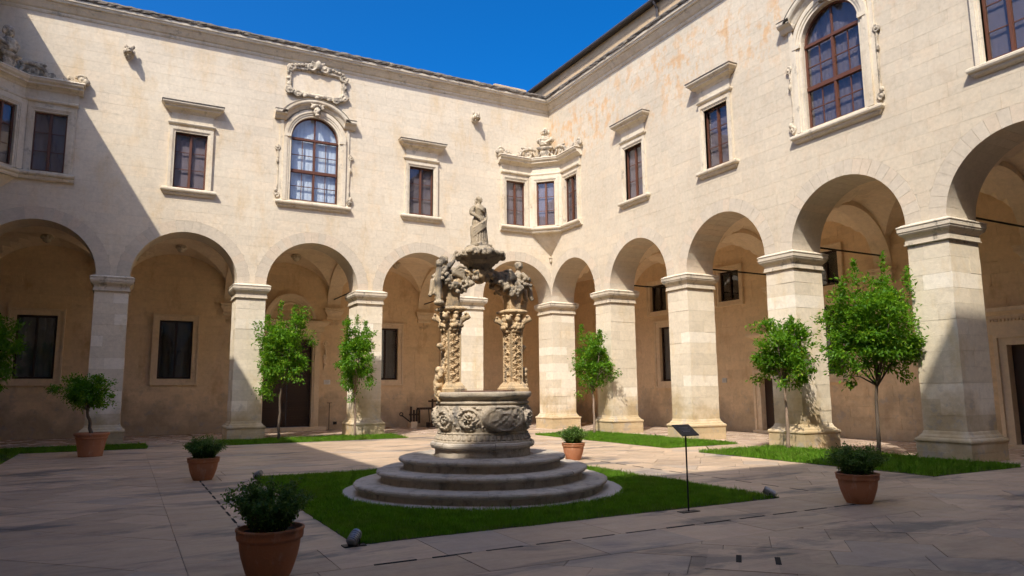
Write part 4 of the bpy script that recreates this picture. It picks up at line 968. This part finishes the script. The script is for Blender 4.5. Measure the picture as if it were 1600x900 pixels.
MB().rings([[(KX+r*math.cos(2*PI*i/40)*(1+.02*math.cos(2*PI*i/40*8)), WY+r*math.sin(2*PI*i/40)*(1+.02*math.cos(2*PI*i/40*8)), z) for i in range(40)] for r, z in ((.13, 3.68), (.17, 3.74), (.20, 3.80), (.235, 3.805), (.235, 3.84), (.275, 3.85), (.31, 3.90), (.35, 3.905), (.35, 3.94), (.40, 3.96), (.42, 4.0), (.42, 4.03), (.36, 4.05), (.33, 4.055), (.33, 4.10), (.27, 4.105), (.27, 4.15), (.21, 4.155), (.2, 4.185))]).build('canopy', 'well_dark', well, True)
for k in range(34):
    a = 2*PI*k/34
    for e in range(2): cn.ball((KX+(.425+rr.uniform(-.03, .02))*math.cos(a+e*.07), WY+(.425+rr.uniform(-.03, .02))*math.sin(a+e*.07), 4.01+rr.uniform(-.03, .045)), .036+.014*rr.random(), 7, 5)
cn.remesh('fruit_wreath', 'well_dark', well, .009, 0)
kd = MB(); kd.ball((KX, WY, 3.62), (.12, .16, .11)); kd.ball((KX-.04, WY-.15, 3.66), (.08, .06, .09)); kd.ball((KX+.1, WY-.1, 3.6), (.06, .07, .07))
for k in range(6): kd.ball((KX-.16+.06*k, WY-.17, 3.69+.02*math.sin(k*2)), .04)
kd.remesh('keystone_head', 'well', well, .012, 1)

# the statue on the canopy: draped woman, weight on one leg, head turned
def statue():
    b = MB(); ca = math.radians(6); X0, Y0, Z0 = KX+.0, WY, 4.185
    P = lambda x, y, z: (X0+x*math.cos(ca)-y*math.sin(ca), Y0+x*math.sin(ca)+y*math.cos(ca), Z0+z)
    b.rings([[P(w*x, w*y, z) for x, y in ((-1, -1), (1, -1), (1, 1), (-1, 1))] for w, z in ((.17, -.02), (.17, .03), (.15, .035))])
    secs = [(.035, .150, .125, .0, .0, .17), (.12, .140, .118, .0, .0, .17), (.25, .128, .108, -.005, 0, .15), (.36, .125, .105, -.012, -.005, .11), (.44, .122, .10, -.016, 0, .05), (.50, .112, .09, -.012, .0, .02), (.56, .085, .068, -.004, 0, .0), (.62, .088, .072, .002, -.008, 0), (.68, .102, .078, .004, -.012, 0), (.725, .105, .066, .002, -.004, 0), (.755, .075, .05, .0, 0, 0), (.775, .034, .034, .002, 0, 0), (.82, .032, .032, .006, -.004, 0)]
    b.rings([[P(cx+rx*math.cos(t)*(1+fo*math.cos(11*t+.6)), cy+ry*math.sin(t)*(1+fo*math.cos(11*t+.6)), z) for t in np.linspace(0, 2*PI, 44, endpoint=False)] for z, rx, ry, cx, cy, fo in secs])
    b.ball(P(.012, -.01, .862), (.046, .05, .06)); b.ball(P(.0, .012, .885), (.054, .056, .05)); b.ball(P(-.02, .055, .86), (.038, .035, .04)); b.ball(P(.025, -.06, .858), (.011, .014, .014)); b.ball(P(.02, -.052, .825), (.022, .014, .016))
    b.tube([P(-.045, .03, .84), P(-.06, .03, .79), P(-.06, .0, .74)], [.024, .022, .016], 6)
    b.tube([P(-.10, .0, .725), P(-.155, .0, .655), P(-.165, -.01, .59), P(-.135, -.075, .545), P(-.085, -.105, .50)], [.042, .046, .042, .03, .022], 8)     # her right arm, hand on the gathered drapery
    b.ball(P(-.075, -.112, .49), (.022, .02, .024)); b.ball(P(-.155, -.005, .63), (.052, .052, .055))
    b.tube([P(.10, .0, .725), P(.135, .015, .63), P(.125, -.03, .54), P(.085, -.085, .47)], [.038, .034, .03, .024], 8); b.ball(P(.075, -.1, .455), (.024, .024, .026))
    for k in range(4): b.tube([P(.12, -.03-.0, .52-.02*k), P(.06, -.115, .46-.035*k), P(-.04, -.13, .40-.04*k), P(-.125, -.07, .33-.045*k), P(-.15, .02, .28-.05*k)], [.02, .022, .022, .024, .026], 6)
    b.tube([P(-.15, .0, .36), P(-.165, -.01, .22), P(-.15, 0, .08)], [.035, .03, .018], 6)
    b.tube([P(-.07, -.06, .70), P(.0, -.09, .655), P(.07, -.075, .62)], [.016, .018, .016], 6)
    for a in range(9): t = PI*(1.05+.9*a/8); b.tube([P(.125*math.cos(t), .105*math.sin(t), .40), P(.14*math.cos(t), .12*math.sin(t), .2), P(.152*math.cos(t), .13*math.sin(t), .04)], [.012, .018, .022], 5)
    for s in (-1, 1): b.tube([P(s*.05, -.1, .05), P(s*.06, -.165, .045)], [.03, .02], 6)
    o = b.remesh('statue', 'well_dark', None, .0085, 1)
    tag(o, 'small draped stone woman standing on top of the well canopy', 'statue')
statue()

# ------------------------------------------------------------------ plants
def foliage(name, P, N, L, Wd, rs, mat, parent, up=.5):
    """leaf faces: P centres, N outward hints"""
    n = len(P); d = N*.7+rs.normal(0, .75, (n, 3)); d[:, 2] += rs.uniform(-.35, .35, n); d /= np.linalg.norm(d, axis=1)[:, None]
    nr = rs.normal(0, .6, (n, 3)); nr[:, 2] += up+.5; s = np.cross(d, nr); s /= np.linalg.norm(s, axis=1)[:, None]+1e-9
    k = np.cross(s, d); l = (L*rs.uniform(.6, 1.3, n))[:, None]; w = (Wd*rs.uniform(.7, 1.2, n))[:, None]
    a = P; m = P+d*l*.5-k*l*.05; t = P+d*l-k*l*rs.uniform(.0, .25, n)[:, None]
    V = np.stack([a, m+s*w*.5+k*l*.1, t, m-s*w*.5+k*l*.1], 1).reshape(-1, 3)
    return quads(name, V, 4, mat, rs.uniform(0, 1, n), parent)
def crown_points(rs, c, r, ncl, per, sig, box=.55):
    """leaf clusters through an uneven, slightly boxy crown with hollows"""
    d = rs.normal(0, 1, (ncl, 3)); d /= np.linalg.norm(d, axis=1)[:, None]
    d = np.sign(d)*np.abs(d)**(1-box*.5); d /= np.maximum(np.linalg.norm(d, axis=1), .75)[:, None]
    az = np.arctan2(d[:, 1], d[:, 0]); k = rs.uniform(0, 6.28, 3)
    lump = 1+.22*np.sin(2*az+k[0]+d[:, 2]*3)+.18*np.sin(3*az+k[1]-d[:, 2]*5)+.07*np.sin(5*az+k[2])
    q = rs.uniform(.12, 1, ncl)**.5
    C = np.array(c)+d*(q*lump*rs.uniform(.85, 1.12, ncl))[:, None]*np.array(r)
    n = rs.randint(int(per*.5), int(per*1.5), ncl); P = np.repeat(C, n, 0); sg = np.repeat(sig*rs.uniform(.6, 1.25, ncl), n)
    P = P+rs.normal(0, 1, P.shape)*sg[:, None]*np.array([1, 1, .7]); N = P-np.array(c); N /= np.linalg.norm(N, axis=1)[:, None]+1e-9
    return C, P, N
def tree(label, base, top, c, r, seed, ncl=95, per=44, sig=.13, leafL=.108, shoots=(), bark='bark', name='citrus_tree', parent=None, r0=.05, fruit=0, lean=0):
    rs = np.random.RandomState(seed); T_ = parent or thing(name, base, label, 'tree', 'citrus trees in the grass strips')
    b = np.array(base); c = np.array(c, float); n = 9
    path = [tuple(b+(np.array([c[0], c[1], top])-b)*i/(n-1)+np.array([.02*math.sin(i*1.7+seed), .02*math.cos(i*1.3+seed), 0])*(i > 0)) for i in range(n)]
    path[0] = (b[0], b[1], b[2]-.03)
    trunk = MB().tube(path, [r0*(1.25 if i == 0 else 1-.4*i/n) for i in range(n)], 9).build('trunk', bark, T_, True)
    C, P, N = crown_points(rs, c, r, ncl, per, sig)
    tp = np.array(path[-1])
    for i in range(14):
        e = C[i*len(C)//14]; m = tp+(e-tp)*.5+rs.normal(0, .06, 3)+np.array([0, 0, .05])
        MB().tube([tuple(tp-np.array([0, 0, .12])), tuple(m), tuple(e)], [r0*.5, r0*.3, r0*.12], 5).build('limb', bark, trunk, True)
    for sx, sy, h in shoots:
        k = 150; f = rs.uniform(0, 1, k); q = np.c_[c[0]+sx*r[0]+rs.normal(0, .07, k)*(1.25-f), c[1]+sy*r[1]+rs.normal(0, .07, k)*(1.25-f), c[2]+r[2]*.62+f*h]
        P = np.r_[P, q]; N = np.r_[N, np.c_[rs.normal(0, .5, (k, 2)), np.full(k, .5)]]
    foliage('crown', P, N, leafL, leafL*.46, rs, 'citrus', T_)
    for i in range(fruit): MB().ball(tuple(C[(i*7+3) % len(C)]), .04, 10, 8).build('fruit', 'fruit', T_, True)
    return T_
tree('bushy citrus tree in front of the dark portal', (-11.52, -.8, 0), 1.9, (-11.5, -.8, 3.0), (.86, .86, 1.28), 1, 190, 56, .10, shoots=((-.1, 0, 1.0), (.42, 0, .85), (-.6, 0, .5)))
tree('citrus tree close to a pillar, to the left of the well', (-8.85, -.8, 0), 1.7, (-8.9, -.8, 2.85), (.64, .66, 1.22), 2, 160, 54, .095, shoots=((-.5, 0, .75), (.05, 0, .8), (.55, 0, .6)), bark='bark_pale')
tree('citrus tree cut off by the left edge of the photo', (-19.75, -1.2, 0), 1.8, (-19.75, -1.2, 2.9), (.8, .8, 1.05), 3, 120, 50, .10, shoots=((.2, 0, .4),))
tree('small citrus tree casting its shadow on a sunlit pillar, right of the well', (-.7, -4.05, 0), 1.7, (-.7, -4.0, 2.72), (.60, .72, 1.02), 4, 120, 52, .095, shoots=((-.6, .2, .75), (.2, -.5, .5)), bark='bark_pale')
tree('round-headed citrus tree with pale trunk casting its shadow on a pillar', (-.6, -12.9, 0), 1.75, (-.66, -12.95, 2.62), (.72, .78, .90), 5, 135, 54, .095, shoots=((.3, -.2, .35), (-.2, .3, .3)), bark='bark_pale', fruit=2)
tree('tallest citrus tree, with upright shoots, before the right-hand wing', (-.75, -15.6, 0), 1.8, (-.75, -15.68, 2.98), (.98, 1.02, 1.10), 6, 250, 60, .105, shoots=((-.35, .1, 1.0), (.25, -.25, 1.15), (.5, -.65, .75), (-.7, .2, .4)))

def pot(parent, x, y, r, h, tall=False):
    pr = [(r*.58, 0), (r*.60, .015), (r*.67, h*.12), (r*.76, h*.28), (r*.84, h*.45), (r*.895, h*.62), (r*.915, h*.74), (r*.915, h*.785), (r*.98, h*.79), (r*1.0, h*.84), (r*1.0, h*.95), (r*1.03, h*.96), (r*1.03, h*.995), (r*.99, h), (r*.92, h), (r*.90, h*.9), (r*.3, h*.89)]
    if tall: pr = [(r*.70, 0), (r*.71, .03), (r*.80, h*.4), (r*.88, h*.7), (r*.90, h*.74), (r*.94, h*.75), (r*.94, h*.79), (r*.92, h*.8), (r*.95, h*.86), (r*1.02, h*.9), (r*1.04, h*.95), (r*1.02, h*.99), (r*.97, h), (r*.92, h), (r*.9, h*.9), (r*.3, h*.89)]
    MB().lathe(x, y, pr, 40).build('pot', 'terracotta', parent, True)
    MB().lathe(x, y, [(r*.91, h*.88), (r*.9, h*.905), (r*.5, h*.93), (r*.1, h*.94)], 24).build('soil', 'soil', parent, True)
def potted_shrub(label, x, y, r, h, w, fh, seed, nst=90):
    t = thing('potted_shrub', (x, y, 0), label, 'potted plant', 'terracotta pots at the corners of the lawn'); pot(t, x, y, r, h)
    rs = np.random.RandomState(seed); st = MB(); Ps, Ns = [], []
    for i in range(nst):
        a = rs.uniform(0, 2*PI); q = math.sqrt(rs.uniform(0, 1)); hh = fh*(1.0-.38*q*q)*rs.uniform(.72, 1.12); o = w*q*rs.uniform(.8, 1.05)
        p0 = np.array([x+r*.5*q*math.cos(a), y+r*.5*q*math.sin(a), h*.9]); p2 = np.array([x+o*math.cos(a), y+o*math.sin(a), h*.9+hh]); p1 = (p0+p2)/2+np.array([-.1*o*math.cos(a), -.1*o*math.sin(a), .06])
        if i < 40: st.tube([tuple(p0), tuple(p1), tuple(p2)], [.005, .004, .002], 4)
        k = 74; f = rs.uniform(.12, 1.02, k)[:, None]; c = (1-f)**2*p0+2*f*(1-f)*p1+f*f*p2
        Ps.append(c+rs.normal(0, .016, (k, 3))); Ns.append(rs.normal(0, .5, (k, 3))+np.array([math.cos(a)*.4, math.sin(a)*.4, .45]))
    st.build('stems', 'bark', t); foliage('foliage', np.concatenate(Ps), np.concatenate(Ns), .040, .020, rs, 'shrub', t)
potted_shrub('large dark potted shrub nearest the viewer, at the bottom left', -15.0, -19.6, .29, .45, .41, .48, 1, 90)
potted_shrub('shaded potted shrub left of the lawn, beyond the nearest pot', -14.82, -11.3, .29, .42, .44, .42, 2, 110)
potted_shrub('sunlit potted shrub just right of the well steps', -6.75, -11.9, .27, .40, .41, .40, 3, 100)
potted_shrub('shaded potted shrub in the right foreground, below the tallest tree', -6.8, -19.5, .29, .42, .46, .44, 4, 110)
t = thing('potted_tree', (-16.95, -4.0, 0), 'small tree in a big terracotta pot before the leftmost pillar', 'potted plant')
pot(t, -16.95, -4.0, .41, .62, True)
tree('', (-16.95, -4.0, .55), 1.35, (-17.12, -4.0, 1.68), (.55, .55, .46), 8, 100, 74, .08, .075, parent=t, r0=.05)

# ------------------------------------------------------------------ small things
t = thing('information_stand', (-9.42, -18.84, 0), 'black information panel on a thin post at the lawn edge', 'sign')
MB().box(-9.57, -9.27, -18.90, -18.78, .004, .012).build('base_plate', 'iron', t)
MB().tube([(-9.42, -18.84, .01), (-9.42, -18.84, 1.08)], .011, 8).build('post', 'iron', t)
def tilt(u, v, w): a = math.radians(33); b = 0.; yy = v*math.cos(a)-w*math.sin(a); return (-9.42+u*math.cos(b)-yy*math.sin(b), -18.84+u*math.sin(b)+yy*math.cos(b), 1.085+v*math.sin(a)+w*math.cos(a))
pn = MB(tilt).box(-.15, .15, -.125, .125, -.006, .006).build('panel', 'black', t)
for i in range(4): MB(tilt).box(-.08, .08-.03*(i % 2), .045-.03*i, .055-.03*i, .0061, .0075).build('print_line', 'print', pn)
t = thing('barrier_stand', (-8.36, 5.0, 0), 'thin black stand with a small tray beside the portal', 'stand')
MB().tube([(-8.36, 5.0, .01), (-8.36, 5.0, 1.16)], .013, 8).build('post', 'iron', t)
MB().box(-8.45, -8.27, 4.92, 5.08, 1.16, 1.18).build('tray', 'iron', t); MB().lathe(-8.36, 5.0, [(.12, .004), (.12, .016), (.02, .02)], 20).build('base_plate', 'iron', t)
t = thing('socket_box', (-7.98, 5.4, .22), 'small dark box low on the wall right of the portal', 'box')
MB().box(-8.05, -7.91, 5.42, 5.5, .22, .34).build('case', 'iron', t); MB().box(-8.03, -7.93, 5.41, 5.42, .24, .32).build('lid', 'black', t)
t = thing('wall_plaque', (-8.37, 5.5, 1.97), 'small white plaque on the wall right of the portal', 'plaque')
MB().box(-8.51, -8.23, 5.475, 5.497, 1.97, 2.17).build('plate', 'white', t)
for i in range(3): MB().box(-8.47, -8.29+.02*(i % 2), 5.473, 5.4751, 2.03+.045*i, 2.04+.045*i).build('print_line', 'print', t)
t = thing('wall_plaque', (4.7, -5.33, 1.87), 'small white plaque on the shaded rear wall behind the right-hand arches', 'plaque')
MB().box(4.675, 4.697, -5.45, -5.22, 1.87, 2.05).build('plate', 'white', t)
for i in range(3): MB().box(4.673, 4.6751, -5.42, -5.27, 1.92+.04*i, 1.93+.04*i).build('print_line', 'print', t)
t = thing('socket_box', (4.66, -13.6, .35), 'small dark box low on the wall behind the tallest tree', 'box')
MB().box(4.62, 4.7, -13.68, -13.5, .35, .47).build('case', 'iron', t); MB().box(4.61, 4.62, -13.66, -13.52, .37, .45).build('lid', 'black', t)
def spotlight(x, y, label, ang):
    t = thing('spotlight', (x, y, 0), label, 'spotlight', 'ground spotlights at the lawn corners')
    MB().box(x-.12, x+.12, y-.07, y+.07, .0, .012).build('base_plate', 'iron', t)
    d = Vector((math.cos(ang), math.sin(ang), .55)).normalized(); p = Vector((x, y, .08))
    b = MB(); b.tube([tuple(p-d*.08), tuple(p-d*.075), tuple(p+d*.09)], [.04, .053, .056], 20); b.build('housing', 'chrome', t)
    for i in range(5): q = p+d*(-.055+.028*i); MB().tube([tuple(q-d*.006), tuple(q+d*.006)], .064, 20).build('cooling_fin', 'chrome', t)
    MB().tube([tuple(p+d*.0905), tuple(p+d*.096)], .048, 20).build('lens', 'lens', t)
    s = d.cross(Vector((0, 0, 1))).normalized()
    for k in (-1, 1): MB().tube([tuple(Vector((x, y, .01))+s*k*.068), tuple(p+s*k*.068)], .008, 6).build('bracket_arm', 'iron', t)
spotlight(-13.95, -18.62, 'ribbed ground spotlight at the front corner of the lawn', .85)
spotlight(-7.50, -18.50, 'ribbed ground spotlight at the right corner of the lawn', 2.3)
spotlight(-13.88, -11.74, 'ribbed ground spotlight at the left corner of the lawn, behind the nearest pot', -.8)
# old timber press standing against the rear wall
t = thing('old_press', (-4.2, 4.7, 0), 'old dark wooden press on stone blocks in the arcade left of the well', 'press')
MB().box(-4.80, -4.50, 4.45, 4.85, 0, .28).build('stone_block', 'loggia_trim', t); MB().box(-3.9, -3.1, 4.45, 4.9, 0, .22).build('timber_sill', 'dark_wood', t)
for i, (x, h) in enumerate(((-4.76, .95), (-4.62, .80), (-4.48, .82), (-4.36, .84), (-3.72, 1.28), (-3.5, 1.18), (-3.2, .95))): MB().box(x-.035, x+.035, 4.55, 4.63, .2, h).build('upright', 'dark_wood', t)
MB().box(-4.8, -4.3, 4.64, 4.72, .55, .63).build('cross_rail', 'dark_wood', t); MB().box(-4.45, -3.1, 4.64, 4.72, .80, .90).build('cross_rail', 'dark_wood', t); MB().box(-3.95, -3.2, 4.47, 4.54, 1.14, 1.22).build('cross_rail', 'dark_wood', t)
MB().tube([(-4.8, 4.5, .25), (-5.1, 4.5, .48), (-5.25, 4.5, .58)], .028, 7).build('lever', 'iron', t)
MB().tube([(-5.25+.075*math.cos(a), 4.5, .62+.075*math.sin(a)) for a in np.linspace(0, 2*PI, 15)], .022, 6).build('lever_ring', 'iron', t)
MB().tube([(-3.85, 4.6, .25), (-3.9, 4.6, .8)], .02, 6).build('brace', 'iron', t)
